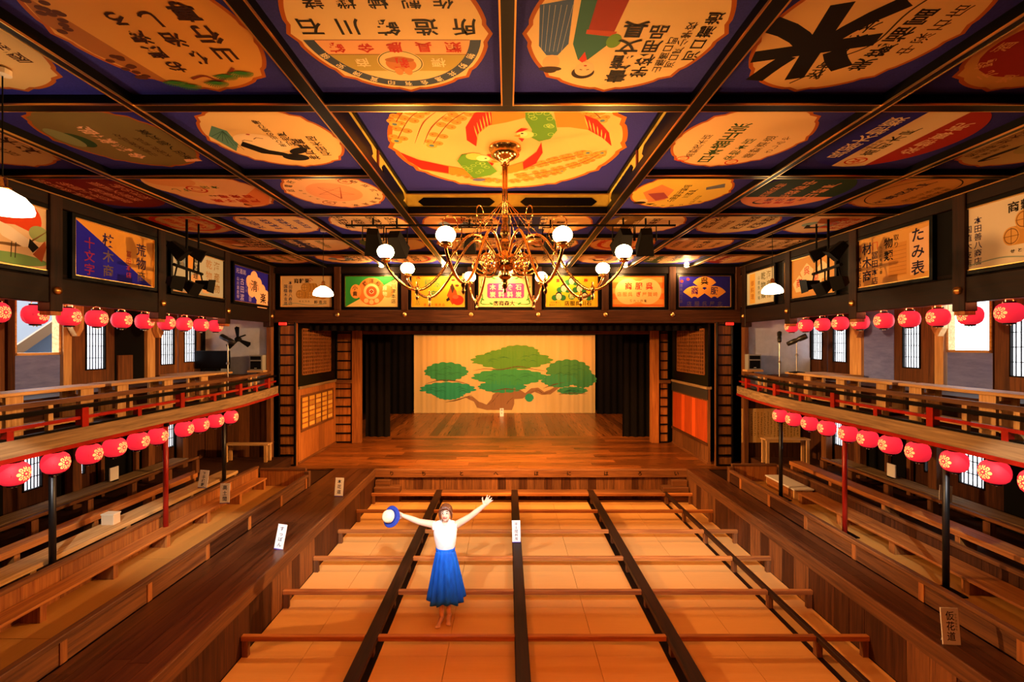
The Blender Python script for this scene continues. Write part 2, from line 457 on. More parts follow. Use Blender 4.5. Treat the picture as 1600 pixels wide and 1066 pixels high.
def partition(label, x, y0, y1, z0, z1, kind='cedar'):
    t = thing('board_partition', label, 'partition', (x, y0, z0)); y = y0
    while y < y1-.02:
        l = min(random.uniform(.35, .55), y1-y)
        bx('board', -.018, .018+random.uniform(0, .004), y-y0, y-y0+l-.005, 0, z1-z0-.05, wood(kind, 'z'), t); y += l
    bx('cap_rail', -.04, .04, 0, y1-y0, z1-z0-.05, z1-z0, wood('mid', 'y'), t, .006)
partition('reddish board partition behind the left tatami strip', -5.45, 1.2, 9.76, .70, 1.19)
partition('dark brown board partition behind the right tatami strip', 6.11, 1.2, 10.1, .70, 1.13, 'brown')
# gallery floor behind
g_l = struct(MB().box(-8.2, -5.49, 1.0, 11.35, .70, .98).build('floor_left_gallery', wood('brown', 'y')))
g_r = struct(MB().box(6.15, 8.2, 1.0, 11.35, .70, .98).build('floor_right_gallery', wood('brown', 'y')))
long_bench('pale long plank bench directly behind the left board partition', -5.93, -5.59, 1.3, 9.3, .98, 1.22, .06, 'pine', 1.3)
long_bench('orange long plank bench in the back row of the left gallery', -6.42, -6.22, 1.3, 9.0, .98, 1.26, .09, 'cedar', 1.1)
long_bench('orange long plank bench of the right gallery, beyond the board partition', 6.22, 6.5, 1.3, 9.9, .98, 1.26, .08, 'cedar', 1.2)
def fence(label, x, y0, y1, zf, zt, ztab):
    t = thing('gallery_fence', label, 'fence', (x, y0, zf)); s = 1 if x > 0 else -1; L = y1-y0
    bx('top_rail', -.035, .035, 0, L, zt-zf-.05, zt-zf, wood('mid', 'y'), t, .006)
    bx('low_rail', -.02, .02, 0, L, .02, .07, wood('mid', 'y'), t)
    n = round(L/.9)
    for i in range(n+1): yy = min(max(.05, i*L/n), L-.05); bx('post', -.045, .045, yy-.05, yy+.05, 0, zt-zf-.06, wood('mid', 'z'), t)
    a, b = sorted((s*.20, s*.55)); bx('wide_shelf', a, b, 0, L, ztab-zf-.05, ztab-zf, wood('grey', 'y'), t)
    for i in range(n+1): yy = min(max(.05, i*L/n), L-.05); bx('shelf_bracket', min(s*.03, s*.3), max(s*.03, s*.3), yy-.02, yy+.02, ztab-zf-.09, ztab-zf-.05, wood('mid', 'x'), t)
fence('low open fence with a wide shelf at the back of the left gallery', -6.92, 1.3, 10.0, .98, 1.34, 1.30)
fence('low open fence with a wide shelf at the back of the right gallery', 6.95, 1.3, 9.9, .98, 1.34, 1.30)
# big posts of the lower galleries
k = 0
for s in (-1, 1):
    for Y in ((4.6, 6.2, 7.79, 9.42, 10.4) if s < 0 else (4.7, 6.3, 7.89, 9.59, 10.6)):
        k += 1; x = s*7.55
        struct(bx(f'trim_{k}', x-.08, x+.08, Y-.08, Y+.08, .98, 2.62, wood('mid', 'z'), None, .01))

# ------------------------------------------------------------------ outer side walls with their doors and windows
XW = 7.72
dn = [0]; wn = [0]
PAPER = None
def paper_mat():
    m, nt, b = newmat('shoji_paper'); nt.nodes.remove(b)
    tr = nt.nodes.new('ShaderNodeBsdfTranslucent'); df = nt.nodes.new('ShaderNodeBsdfDiffuse'); mx = nt.nodes.new('ShaderNodeMixShader')
    tr.inputs[0].default_value = (.9, .86, .88, 1); df.inputs[0].default_value = (.8, .78, .76, 1); mx.inputs[0].default_value = .3
    nt.links.new(tr.outputs[0], mx.inputs[1]); nt.links.new(df.outputs[0], mx.inputs[2])
    nt.links.new(mx.outputs[0], nt.nodes['Material Output'].inputs[0]); return m
PAPER = paper_mat()
def shoji_door(s, y0, y1, z0, z1, p0, p1, q0, q1, kind='mid', bars=7, label=None):
    """wooden panel door with a paper window p0..p1 along y, q0..q1 in height"""
    dn[0] += 1; x = s*XW
    d = struct(link(f'door_{dn[0]}', None, None, (x, (y0+y1)/2, z0)), label); h = (y1-y0)/2; c = (y0+y1)/2
    a, b = p0-c, p1-c; u, v = q0-z0, q1-z0; T = .022
    W = wood(kind, 'z')
    n = 0
    bx('board', -T, T, -h, a, 0, z1-z0, W, d); bx('board', -T, T, b, h, 0, z1-z0, W, d)
    bx('board', -T, T, a, b, 0, u, W, d); bx('board', -T, T, a, b, v, z1-z0, W, d)
    mb = MB(); e = .02
    for (yy0, yy1, zz0, zz1) in ((a, a+e, u, v), (b-e, b, u, v), (a, b, u, u+e), (a, b, v-e, v)): mb.box(-T-.012, T+.012, yy0, yy1, zz0, zz1)
    mb.build('window_frame', BLACK, d)
    mb = MB()
    for i in range(1, bars): yy = a+(b-a)*i/bars; mb.box(-.012, .004, yy-.0045, yy+.0045, u+e, v-e)
    for i in range(1, 4): zz = u+(v-u)*i/4; mb.box(-.014, .006, a+e, b-e, zz-.006, zz+.006)
    mb.build('lattice', BLACKM, d)
    xx = s*.012
    MB().add([(xx, a, u), (xx, b, u), (xx, b, v), (xx, a, v)], [(0, 1, 2, 3)]).build('paper', PAPER, d)
def wall_piece(parent, s, y0, y1, z0, z1, mat, name='panel', t=.04):
    return bx(name, s*XW-t, s*XW+t, y0, y1, z0, z1, mat, parent)
Z1, Z2 = 3.10, 4.78       # upper gallery floor at the wall, lintel
for s in (-1, 1):
    side = 'left' if s < 0 else 'right'
    w = struct(link(f'wall_{side}', None, None), f'wooden {side} outer wall of the hall with sliding doors and windows')
    wall_piece(w, s, -5.0, 21.4, Z2, 6.45, wood('dark', 'y'), 'lintel', .06)
    wall_piece(w, s, -5.0, 21.4, -.05, .98, wood('dark', 'y'), 'base_wall', .06)
    wall_piece(w, s, -5.0, 21.4, 2.5, Z1, wood('dark', 'y'), 'floor_beam', .06)
    wall_piece(w, s, 11.4, 21.4, .98, 2.5, BLACKM, 'stage_side_wall', .06)
    wall_piece(w, s, 11.4, 21.4, Z1, Z2, BLACKM, 'stage_side_wall', .06)
    K = XW*F
    Yp = lambda px: K/abs(CX-px)
    # upper storey
    if s < 0:
        wall_piece(w, s, -5.0, 5.3, Z1, Z2, wood('mid', 'z')); shoji_door(s, 5.3, 6.86, Z1, Z2, 5.7, 6.3, 3.40, 4.3, label='sliding panel door left of the open window, upper left gallery')
        win = (6.96, Yp(90)); post = [(Yp(91), Yp(104)), (Yp(224), Yp(236))]
        wall_piece(w, s, 6.86, 6.96, Z1, Z2, wood('brown', 'z'), 'post', .07)
        wall_piece(w, s, win[0], win[1], Z1, 3.66, BLUEGREY, 'blue_grey_panel')
        shoji_door(s, Yp(118), Yp(177), Z1, Z2, Yp(131), Yp(163), 3.36, 4.25, label='sliding panel door with paper window between the pale posts, upper left gallery')
        wall_piece(w, s, Yp(104), Yp(118), Z1, Z2, wood('mid', 'z'))
        wall_piece(w, s, Yp(177), Yp(224), Z1, Z2, BLACKM, 'dark_opening', .02); bx('low_board', -XW+.03, -XW+.06, Yp(180), Yp(203), Z1, 3.62, wood('mid', 'z'), w)
        wall_piece(w, s, Yp(236), Yp(245), Z1, Z2, wood('brown', 'z'))
        shoji_door(s, Yp(245), Yp(276), Z1, Z2, Yp(249), Yp(271), 3.37, 4.3, label='left one of the pair of panel doors near the stage, upper left gallery')
        shoji_door(s, Yp(277), Yp(312), Z1, Z2, Yp(286), Yp(305), 3.40, 4.3, label='panel door nearest the stage, upper left gallery')
        wall_piece(w, s, Yp(312), 11.4, Z1, Z2, BLACKM)
    else:
        wall_piece(w, s, -5.0, 5.0, Z1, Z2, wood('mid', 'z')); shoji_door(s, 5.0, Yp(1556), Z1, Z2, Yp(1640), Yp(1580), 3.34, 4.25, label='sliding panel door right of the open window, upper right gallery')
        win = (Yp(1555), Yp(1484)); post = [(Yp(1482), Yp(1468)), (Yp(1352), Yp(1334))]
        wall_piece(w, s, Yp(1556), Yp(1555), Z1, Z2, wood('brown', 'z'))
        wall_piece(w, s, win[0], win[1], Z1, 3.70, BLUEGREY, 'blue_grey_panel')
        wall_piece(w, s, Yp(1468), Yp(1462), Z1, Z2, wood('mid', 'z'))
        shoji_door(s, Yp(1462), Yp(1399), Z1, Z2, Yp(1441), Yp(1412), 3.38, 4.25, label='sliding panel door with paper window between the pale posts, upper right gallery')
        wall_piece(w, s, Yp(1399), Yp(1352), Z1, Z2, BLUEGREY, 'blue_grey_panel', .03)
        shoji_door(s, Yp(1334), Yp(1295), Z1, Z2, Yp(1325), Yp(1303), 3.42, 4.3, 'brown', label='right one of the pair of panel doors near the stage, upper right gallery')
        shoji_door(s, Yp(1294), Yp(1264), Z1, Z2, Yp(1287), Yp(1269), 3.45, 4.3, 'brown', label='panel door nearest the stage, upper right gallery')
        wall_piece(w, s, Yp(1264), 11.4, Z1, Z2, BLACKM)
    for a, b in post:
        wall_piece(w, s, min(a, b), max(a, b), Z1, Z2, wood('pine', 'z'), 'post', .09)
        mb = MB(); yy = max(a, b) if s < 0 else min(a, b); xx = s*(XW-.16)   # stepped wooden bracket beside the post
        sgn = 1
        mb.hexa([(xx-.05, yy-.02, 3.98), (xx+.05, yy-.02, 3.98), (xx+.05, yy+.02, 3.98), (xx-.05, yy+.02, 3.98)], [(xx-.05, yy-.1, 4.12), (xx+.05, yy-.1, 4.12), (xx+.05, yy+.1, 4.12), (xx-.05, yy+.1, 4.12)])
        mb.box(xx-.05, xx+.05, yy-.1, yy+.1, 4.12, 4.78); mb.build('post_bracket', wood('pine', 'z'), w)
    # the open window
    wn[0] += 1; y0, y1 = min(win), max(win); z0 = 3.66 if s < 0 else 3.70
    wi = struct(link(f'window_{wn[0]}', None, None, (s*XW, y0, z0)), f'bright open window with a pale sill in the upper {side} gallery'); L = y1-y0
    for nm, q in (('frame', (0, .035, 0, Z2-z0)), ('frame', (L-.035, L, 0, Z2-z0)), ('sill', (0, L, 0, .04)), ('frame', (0, L, Z2-z0-.05, Z2-z0))):
        bx(nm, -.06, .06, q[0], q[1], q[2], q[3], wood('pine', 'y'), wi)
    # lower storey
    LP = [(32, 64), (118, 131), (251, 272)] if s < 0 else [(1500, 1542), (1446, 1458), (1304, 1324)]
    spans = sorted([tuple(sorted((Yp(a), Yp(b)))) for a, b in LP])
    cur = -5.0
    txt = ['farthest from the stage', 'in the middle', 'nearest the stage']
    for i, (a, b) in enumerate(spans):
        e0, e1 = max(cur, a-.28), b+.22
        if i+1 < len(spans): e1 = min(e1, (b+spans[i+1][0])/2)
        wall_piece(w, s, cur, e0, .98, 2.5, BLACKM, 'dark_panel'); 
        shoji_door(s, e0, e1, .98, 2.5, a, b, 1.48, 2.3, 'brown', 6 if b-a > .3 else 3, f'lower gallery door with paper window on the {side}, {txt[i]}'); cur = e1
    wall_piece(w, s, cur, 11.4, .98, 2.5, wood('brown', 'z'), 'dark_panel')
    for yy in (Yp(150 if s < 0 else 1430), Yp(205 if s < 0 else 1395)):
        bx('thin_post', s*(XW-.1)-.03, s*(XW-.1)+.03, yy-.04, yy+.04, .98, 2.5, wood('mid', 'z'), w)
# outdoors: ground and the neighbour's eaves seen through the left window
struct(MB().box(-40, 40, -30, 50, -.9, -.5).build('ground_outside', noisy('gravel', '#8b877f', '#a8a49a', (4, 4, 4), .9, .1)))
nb = thing('neighbour_house', 'neighbouring gabled house seen through the left upper window', 'house', (-12.0, 10.5, -.5))
gp = [(-3.2, 0), (8.2, 0), (8.2, 1.85), (2.5, 6.05), (-3.2, 1.85)]
mb = MB(); n_ = len(gp); mb.add([(-4, y, z) for y, z in gp]+[(0, y, z) for y, z in gp], [tuple(range(n_)), tuple(reversed(range(n_, 2*n_)))]+[(i, n_+i, n_+(i+1) % n_, (i+1) % n_) for i in range(n_)]); mb.build('house_wall', plain('grey_render', '#5a6478', .8), nb)
for (y0, z0, y1, z1) in ((-3.9, 1.35, 2.5, 6.05), (2.5, 6.05, 8.9, 1.35)):
    mb = MB(); mb.hexa([(-4.3, y0, z0), (.5, y0, z0), (.5, y1, z1), (-4.3, y1, z1)], [(-4.3, y0, z0+.12), (.5, y0, z0+.12), (.5, y1, z1+.12), (-4.3, y1, z1+.12)]); mb.build('roof_slab', plain('grey_tile', '#34363e', .7), nb)
    mb = MB(); mb.hexa([(.5, y0, z0-.14), (.56, y0, z0-.14), (.56, y1, z1-.14), (.5, y1, z1-.14)], [(.5, y0, z0+.14), (.56, y0, z0+.14), (.56, y1, z1+.14), (.5, y1, z1+.14)]); mb.build('verge_board', plain('verge_tan', '#6e4a28', .6), nb)

# ------------------------------------------------------------------ upper galleries (balconies)
def balcony(s):
    side = 'left' if s < 0 else 'right'
    t = thing('balcony', f'upper {side} gallery with red and black railing above the lantern row', 'balcony')
    path = [(s*5.45, 1.0), (s*5.45, 8.3), (s*5.50, 9.2), (s*5.63, 10.2), (s*5.86, 11.3)]
    def off(d): return [(x+s*d, y) for x, y in path]
    pbeam(MB(), path, .14, 2.575, 2.785).build('edge_beam', wood('grey', 'y'), t)
    pbeam(MB(), off(-.08), .02, 2.555, 2.605).build('red_glow_strip', REDL, t)  # red strip standing in for the lanterns' glow under the beam
    mb = MB(); q = path[:1]+path[1:]
    for i in range(len(q)-1):
        a, b = q[i], q[i+1]
        mb.hexa([(a[0], a[1], 2.55), (b[0], b[1], 2.55), (s*7.66, b[1], 2.55), (s*7.66, a[1], 2.55)][::(1 if s > 0 else -1)],
                [(a[0], a[1], 2.70), (b[0], b[1], 2.70), (s*7.66, b[1], 2.70), (s*7.66, a[1], 2.70)][::(1 if s > 0 else -1)])
    mb.build('floor_slab', wood('brown', 'y'), t)
    pbeam(MB(), path, .075, 3.02, 3.07).build('top_rail', BLACK, t)
    pbeam(MB(), path, .05, 2.885, 2.925).build('middle_rail', REDL, t)
    pbeam(MB(), path, .06, 2.78, 2.81).build('bottom_rail', BLACK, t)
    pbeam(MB(), off(.12), .05, 3.10, 3.16).build('hand_rail', wood('mid', 'y'), t)
    def at(Y):
        for (a, b), (c, d) in zip(path, path[1:]):
            if b <= Y <= d: return a+(c-a)*(Y-b)/(d-b)
        return path[-1][0]
    for Y in (2.3, 4.02, 5.74, 7.46, 9.17, 10.7):
        x = at(Y); bx('main_post', x-.045, x+.045, Y-.045, Y+.045, 2.78, 3.03, REDL, t)
        xx = x+s*.12; bx('hand_rail_post', xx-.025, xx+.025, Y-.33, Y-.27, 2.7, 3.10, wood('pine', 'z'), t)
    for Y in (3.16, 4.88, 6.6, 8.3, 9.95):
        x = at(Y); bx('small_post', x-.035, x+.035, Y-.035, Y+.035, 2.78, 2.89, REDL, t)
        xx = x+s*.12; bx('hand_rail_post', xx-.025, xx+.025, Y-.03, Y+.03, 2.7, 3.10, wood('pine', 'z'), t)
    bx('rear_step', min(s*6.55, s*7.66), max(s*6.55, s*7.66), 1.0, 11.3, 2.70, 3.08, wood('brown', 'y'), t)
    # counters: pale plank tables on box legs, set end to end along the gallery
    for j, (y0, y1) in enumerate(((1.6, 4.2), (4.3, 6.7), (6.8, 9.2)) if s < 0 else ((1.8, 4.3), (4.4, 6.9), (7.0, 9.3))):
        c = thing('plank_table', f'pale plank table on box legs, upper {side} gallery, {["farthest from","second nearest to","nearest to"][j]} the stage', 'table', (s*6.2, y0, 2.70), None, 'plank tables of the upper galleries')
        L = y1-y0
        bx('table_top', -.19, .19, 0, L, .50, .545, wood('pine', 'y'), c, .006)
        bx('foot_shelf', -.17, .17, .1, L-.1, .06, .10, wood('pine', 'y'), c)
        for yy in (.25, L*.5, L-.25):
            bx('leg_board', -.15, -.11, yy-.1, yy+.1, 0, .5, wood('pine', 'z'), c); bx('leg_board', .11, .15, yy-.1, yy+.1, 0, .5, wood('pine', 'z'), c)
            bx('stretcher', -.11, .11, yy-.03, yy+.03, .36, .42, wood('pine', 'x'), c)
    return t
balcony(-1); balcony(1)
c = thing('platform_board', 'low pale board platform at the stage end of the upper left gallery', 'platform', (-7.08, 9.7, 3.08)); bx('top', -.45, .45, 0, 1.1, .06, .1, wood('pine', 'x'), c); bx('frame', -.4, .4, .05, 1.05, 0, .06, wood('brown', 'x'), c)
c = thing('platform_board', 'low pale board platform at the stage end of the upper right gallery', 'platform', (7.08, 9.5, 3.08)); bx('top', -.45, .45, 0, 1.2, .06, .1, wood('pine', 'x'), c); bx('frame', -.4, .4, .05, 1.15, 0, .06, wood('brown', 'x'), c)

# end walls of the galleries beside the stage
for s in (-1, 1):
    side = 'left' if s < 0 else 'right'; a, b = sorted((s*5.98, s*7.66))
    e = struct(link(f'wall_gallery_end_{side}', None, None), f'end wall of the {side} galleries beside the stage')
    bx('plaster_wall', a, b, 11.36, 11.42, 2.70, 5.0, PLASTER, e)
    bx('upper_wall', a, b, 11.36, 11.42, 5.0, 6.45, ROOFB, e)
    bx('dado', a, b, 11.34, 11.36, 3.08, 3.5, PLASTER, e)
    x = a
    while x < b-.02:
        w_ = min(.28, b-x); bx('board', x, x+w_-.004, 11.36, 11.40+random.uniform(0, .01), ZS, 2.55, wood(random.choice(['mid', 'brown', 'mid']) if s < 0 else 'brown', 'z'), e); x += w_
    bx('corner_post', s*5.98-.09 if s < 0 else s*5.98-.02, s*5.98+.02 if s < 0 else s*5.98+.09, 11.28, 11.42, ZS, 5.0, wood('mid', 'z'), e)

# ------------------------------------------------------------------ hanging frieze that carries the sign boards
SIGNZ0, SIGNZ1 = CZ+.955, CZ+1.735
BW = wood('beam', 'y'); BWX = wood('beam', 'x'); BWZ = wood('dark', 'z')
def nail(parent, x, y, z, rot):
    mb = MB(); mb.lathe([(.0, .05), (.02, .048), (.03, .035), (.05, .03), (.055, .012), (.055, 0)], 12); mb.build('nail_cover', GOLD, parent, (x, y, z), rot, True)
for s in (-1, 1):
    side = 'left' if s < 0 else 'right'
    f = struct(link(f'wall_frieze_{side}', None, None), f'dark beam frieze carrying sign boards along the {side} gallery'); X = s*5.98
    bx('backing', min(X, X+s*.04), max(X, X+s*.04), -4.9, 11.4, CZ+.86, ZC+.1, BLACKM, f)
    bx('lower_beam', X-.07, X+.07, -4.9, 11.4, CZ+.54, CZ+.87, BW, f, .008)
    bx('upper_beam', X-.06, X+.06, -4.9, 11.4, CZ+1.80, ZC, BW, f, .008)
    for Y in (.5, 2.25, 4.0, 5.86, 7.66, 9.45, 11.2):
        bx('post', X-.085, X+.085, Y-.085, Y+.085, CZ+.43, ZC, BWZ, f, .008)
        if 1 < Y < 11: bx('post_tip', X-.07, X+.07, Y-.07, Y+.07, CZ+.38, CZ+.43, wood('cedar', 'z'), f)
        nail(f, X-s*.085, Y, CZ+.70, (0, -s*PI/2, 0))
    a_, b_ = sorted((X+s*.06, X+s*.27)); bx('lantern_rail', a_, b_, -4.9, 11.3, CZ+.57, CZ+.60, BW, f)
    bx('gallery_ceiling', min(X, s*7.7), max(X, s*7.7), -4.9, 11.4, CZ+.90, CZ+.94, wood('dark', 'y'), f)
f = struct(link('wall_frieze_stage', None, None), 'dark beam frieze carrying seven sign boards above the stage'); Y = 11.46
bx('backing', -6.0, 6.0, Y-.0, Y+.05, CZ+.86, ZC+.1, BLACKM, f)
bx('lower_beam', -6.0, 6.0, Y-.08, Y+.08, CZ+.54, CZ+.87, wood('brown', 'x'), f, .008)
bx('upper_beam', -6.0, 6.0, Y-.07, Y+.07, CZ+1.80, ZC, BWX, f, .008)
for px in (423, 527, 632, 736, 841, 946, 1051, 1155):
    x = PX(px, 11.38); bx('post', x-.085, x+.085, Y-.09, Y+.07, CZ+.86, ZC, wood('brown', 'z'), f, .008)
    if 500 < px < 1100: nail(f, x, Y-.08, PZ(492, 11.38), (PI/2, 0, 0))
# behind the frieze, above the stage
bx('stage_loft', -8.2, 8.2, 11.52, 21.3, 4.55, 4.6, BLACKM, f)

# ------------------------------------------------------------------ proscenium: ladder posts, side boxes
def ladder(label, x0, x1, y, z0, z1, dz, kind='cedar', t=.05):
    o = thing('ladder_post', label, 'post', ((x0+x1)/2, y, z0)); h = (x1-x0)/2; H = z1-z0
    n = 2; w = 2*h/n
    for i in range(n): bx('backing_board', -h+i*w+.002, -h+(i+1)*w-.002, .02, .10, 0, H, wood(kind, 'z'), o)
    for xx in (-h, h-.045): bx('stile', xx, xx+.045, -.03, .02, 0, H, BLACK, o, .005)
    k = int(H/dz)
    for i in range(k+1): bx('rung', -h+.045, h-.045, -.025, .015, i*dz, i*dz+.04, BLACK, o)
    return o
ladder('tall wooden post faced with a black ladder, left front corner of the stage', -5.83, -5.38, 11.40, ZS, 4.40, .255)
ladder('tall wooden post faced with a black ladder, right front corner of the stage', 5.31, 5.74, 11.40, ZS, 4.40, .255, 'mid')
ladder('short lower black ladder panel beside the left inner stage post', -5.46, -4.88, 14.1, ZS, 2.62, .28)
ladder('short upper black ladder panel beside the left inner stage post', -5.40, -4.88, 14.1, 2.72, 4.25, .29)
ladder('short lower black ladder panel beside the right inner stage post', 4.76, 5.08, 14.1, ZS, 2.62, .28)
ladder('short upper black ladder panel beside the right inner stage post', 4.76, 5.08, 14.1, 2.72, 4.25, .29)
pr = struct(link('wall_proscenium', None, None), 'inner stage frame of square wooden posts and a top beam')
bx('post', -4.87, -4.60, 14.0, 14.2, ZS, 4.55, wood('cedar', 'z'), pr, .01); bx('post', 4.50, 4.74, 14.0, 14.2, ZS, 4.55, wood('cedar', 'z'), pr, .01)
bx('cross_beam', -5.4, -4.87, 14.0, 14.2, 2.62, 2.72, wood('mid', 'x'), pr); bx('cross_beam', 4.74, 5.1, 14.0, 14.2, 2.62, 2.72, wood('mid', 'x'), pr)
bx('top_beam', -4.6, 4.5, 14.25, 14.4, CZ+.32, CZ+.42, wood('mid', 'x'), pr)
bx('side_fill', -8.0, -5.45, 14.22, 14.3, ZS, 4.55, BLACKM, pr); bx('side_fill', 5.1, 8.0, 14.22, 14.3, ZS, 4.55, BLACKM, pr)
def sidebox(s, x):
    side = 'left' if s < 0 else 'right'
    o = thing('musicians_box', ('wooden side box left of the stage with lattice window and grid of yellow slots' if s < 0 else 'wooden side box right of the stage with lattice window and red panel'), 'stage box', (x, 11.55, ZS)); L = 2.5
    n = 6
    for i in range(n): bx('wall_board', -.03, .03, i*L/n+.002, (i+1)*L/n-.002, 0, 1.95, wood('cedar' if s < 0 else 'mid', 'z'), o)
    bx('sill', -.07, .07, 0, L, 1.93, 2.0, wood('grey', 'y'), o, .006)
    bx('base_rail', -.05, .05, 0, L, 0, .06, wood('mid', 'y'), o)
    fr = bx('window_surround', -.03, .03, 0, L, 2.0, 3.8, BLACK, o)
    y0, y1, z0, z1 = .2, L-.45, 2.3, 3.5
    xi = -s*.045
    bx('window_backing', min(xi*.7, xi*.8), max(xi*.7, xi*.8), y0, y1, z0, z1, plain('dark_slot', '#140a06', .8), o)
    mb = MB(); k = 15
    for i in range(k+1):
        yy = y0+(y1-y0)*i/k; mb.box(xi-.012, xi+.012, yy-.022, yy+.022, z0, z1)
    for i in range(13):
        zz = z0+(z1-z0)*i/12; mb.box(xi-.009, xi+.015, y0, y1, zz-.016, zz+.016)
    mb.build('window_lattice', wood('cedar', 'z'), o)
    if s < 0:
        for i in range(5):
            for j in range(6):
                yy = .18+i*.42; zz = .86+j*.14
                bx('slot', xi*.6-.004 if s > 0 else .03, xi*.6+.004 if s > 0 else .036, yy+.03, yy+.36, zz+.03, zz+.125, paint(['#d9a441', '#e3b65a', '#b98a3a'][(i*j+i) % 3]), o)
        bx('slot_frame', .03, .042, .12, .17, .82, 1.74, wood('brown', 'z'), o)
        for i in range(6): bx('slot_frame', .03, .045, .15+i*.42, .19+i*.42, .82, 1.74, wood('mid', 'z'), o)
        for zz in (.80, 1.70): bx('slot_frame', .03, .048, .12, 2.3, zz, zz+.06, wood('mid', 'y'), o)
    else:
        bx('red_panel', -.045, -.03, .05, L-.1, .55, 1.62, wood('red', 'z'), o)
        for yy in (.75, 1.5): bx('red_stripe', -.05, -.044, yy, yy+.22, .55, 1.62, plain('orange_stripe', '#d9581c', .5), o)
        bx('dark_band', -.05, -.03, 0, L, 1.66, 1.93, plain('dark_band', '#2a2422', .6), o)
        bx('panel_rail', -.06, -.03, 0, L, .47, .54, wood('brown', 'y'), o)
sidebox(-1, -5.42); sidebox(1, 5.20)

# curtains and painted backdrop
def pleated(name, label, cat, x0, x1, y, z0, z1, mat, amp, wl, parent=None):
    n = max(8, int((x1-x0)/wl*8)); mb = MB(); vs = []; fs = []
    for i in range(n+1):
        x = x0+(x1-x0)*i/n; yy = amp*math.sin(2*PI*(x-x0)/wl)+amp*.5*math.sin(2*PI*(x-x0)/wl*.37)
        vs += [(x, yy, z0), (x, yy*.7, z1)]
    o = len(vs); vs += [(a, b+.012, c) for a, b, c in vs]
    for i in range(n): fs += [(2*i, 2*i+2, 2*i+3, 2*i+1), (o+2*i, o+2*i+1, o+2*i+3, o+2*i+2)]
    mb.add(vs, fs); ob = mb.build(name, mat, parent, (0, y, 0), None, True)
    if label: tag(ob, label, cat)
    return ob
pleated('curtain_valance', 'black pleated valance hanging under the frieze across the stage', 'curtain', -5.3, 5.2, 12.0, CZ+.36, CZ+.62, BLACKC, .03, .22)
pleated('side_curtain', 'black stage curtain behind the left inner post', 'curtain', -4.75, -3.95, 15.0, ZS, 4.5, BLACKC, .05, .25)
pleated('side_curtain', 'black stage curtain behind the right inner post', 'curtain', 3.85, 4.75, 15.0, ZS, 4.5, BLACKC, .05, .25)
pleated('masking_curtain', 'black cloth left of the pine tree backdrop', 'curtain', -6.2, -4.24, 19.9, ZS, 4.5, BLACKC, .04, .3)
pleated('masking_curtain', 'black cloth right of the pine tree backdrop', 'curtain', 3.98, 6.2, 19.9, ZS, 4.5, BLACKC, .04, .3)
pleated('border_cloth', 'black border cloth above the pine tree backdrop', 'curtain', -5.0, 5.0, 19.6, 4.26, 4.56, BLACKC, .02, .3)
bdx0, bdx1 = PX(647, 20.1), PX(930, 20.1)
bd = thing('painted_backdrop', 'cream cloth backdrop painted with a spreading green pine tree', 'backdrop', ((bdx0+bdx1)/2, 20.1, ZS+.01))
BW_, BH_ = bdx1-bdx0, 3.5
mb = MB(); n = 160; vs = []
def wav(x): return .012*math.sin(x*2*PI/.36)+.008*math.sin(x*2*PI/.21+1)
for i in range(n+1):
    x = -BW_/2+BW_*i/n; vs += [(x, wav(x), 0), (x, wav(x), BH_)]
mb.add(vs, [(2*i, 2*i+2, 2*i+3, 2*i+1) for i in range(n)]); mb.build('cloth', noisy('backdrop_cloth', '#d8b878', '#e2c58a', (2.5, 2, .15), .85, .02, 2, .2), bd, smooth=True)
# tree painted on the cloth: coordinates read off the backdrop (1500 x 645 units)
def bq(u, v): return ((u-790)/1505*BW_, (695-v)/645*BH_)
def blob(c, rx, ry, seed, n=72, k=13, d=.08):
    rnd = random.Random(seed); out = []
    for i in range(n):
        a = 2*PI*i/n; m = 1+d*abs(math.sin(a*k/2+seed))-(.12 if math.sin(a) < -.3 else 0); out.append((c[0]+rx*m*math.cos(a), c[1]-ry*m*math.sin(a)))
    return out
A = Art()
trunk = [(455, 560), (520, 555), (575, 600), (640, 625), (680, 580), (690, 545), (750, 500), (830, 480), (900, 490), (960, 530), (1010, 490), (1070, 485), (1120, 520), (1170, 500), (1230, 465), (1275, 460), (1225, 500), (1170, 540), (1100, 545), (1040, 520), (990, 545), (940, 575), (870, 580), (870, 620), (850, 670), (640, 670), (560, 650), (535, 600), (490, 580)]
A.poly('#9c7350', [bq(*p) for p in trunk])
for pts in ([(700, 650), (720, 570), (760, 520)], [(790, 660), (820, 600), (870, 560)], [(640, 630), (690, 600), (720, 560)], [(980, 540), (1060, 505), (1120, 535), (1200, 500)]): A.line('#5a3f2b', [bq(*p) for p in curve([(x, y, 0) for x, y in pts], 5)] if False else [bq(p[0], p[1]) for p in curve([(x, y, 0) for x, y in pts], 5)], .022, True)
for (c, rx, ry, col, sd) in (((305, 358), 168, 78, '#3f9a62', 1), ((318, 500), 215, 56, '#36a37a', 2), ((325, 545), 115, 42, '#36a37a', 3),
        ((770, 480), 185, 50, '#3c9e6c', 7), ((830, 402), 288, 66, '#46a05c', 6), ((850, 262), 312, 76, '#5e9a40', 4), ((905, 195), 160, 58, '#649c42', 5), ((760, 230), 130, 56, '#5e9a40', 14),
        ((1440, 420), 105, 68, '#469057', 10), ((1320, 350), 172, 92, '#4f9250', 8), ((1245, 430), 140, 56, '#469a63', 9), ((1352, 512), 118, 32, '#469a63', 11), ((995, 570), 34, 34, '#36a37a', 12)):
    A.poly(col, [bq(*p) for p in blob(c, rx, ry, sd, 120, 15, .11)])
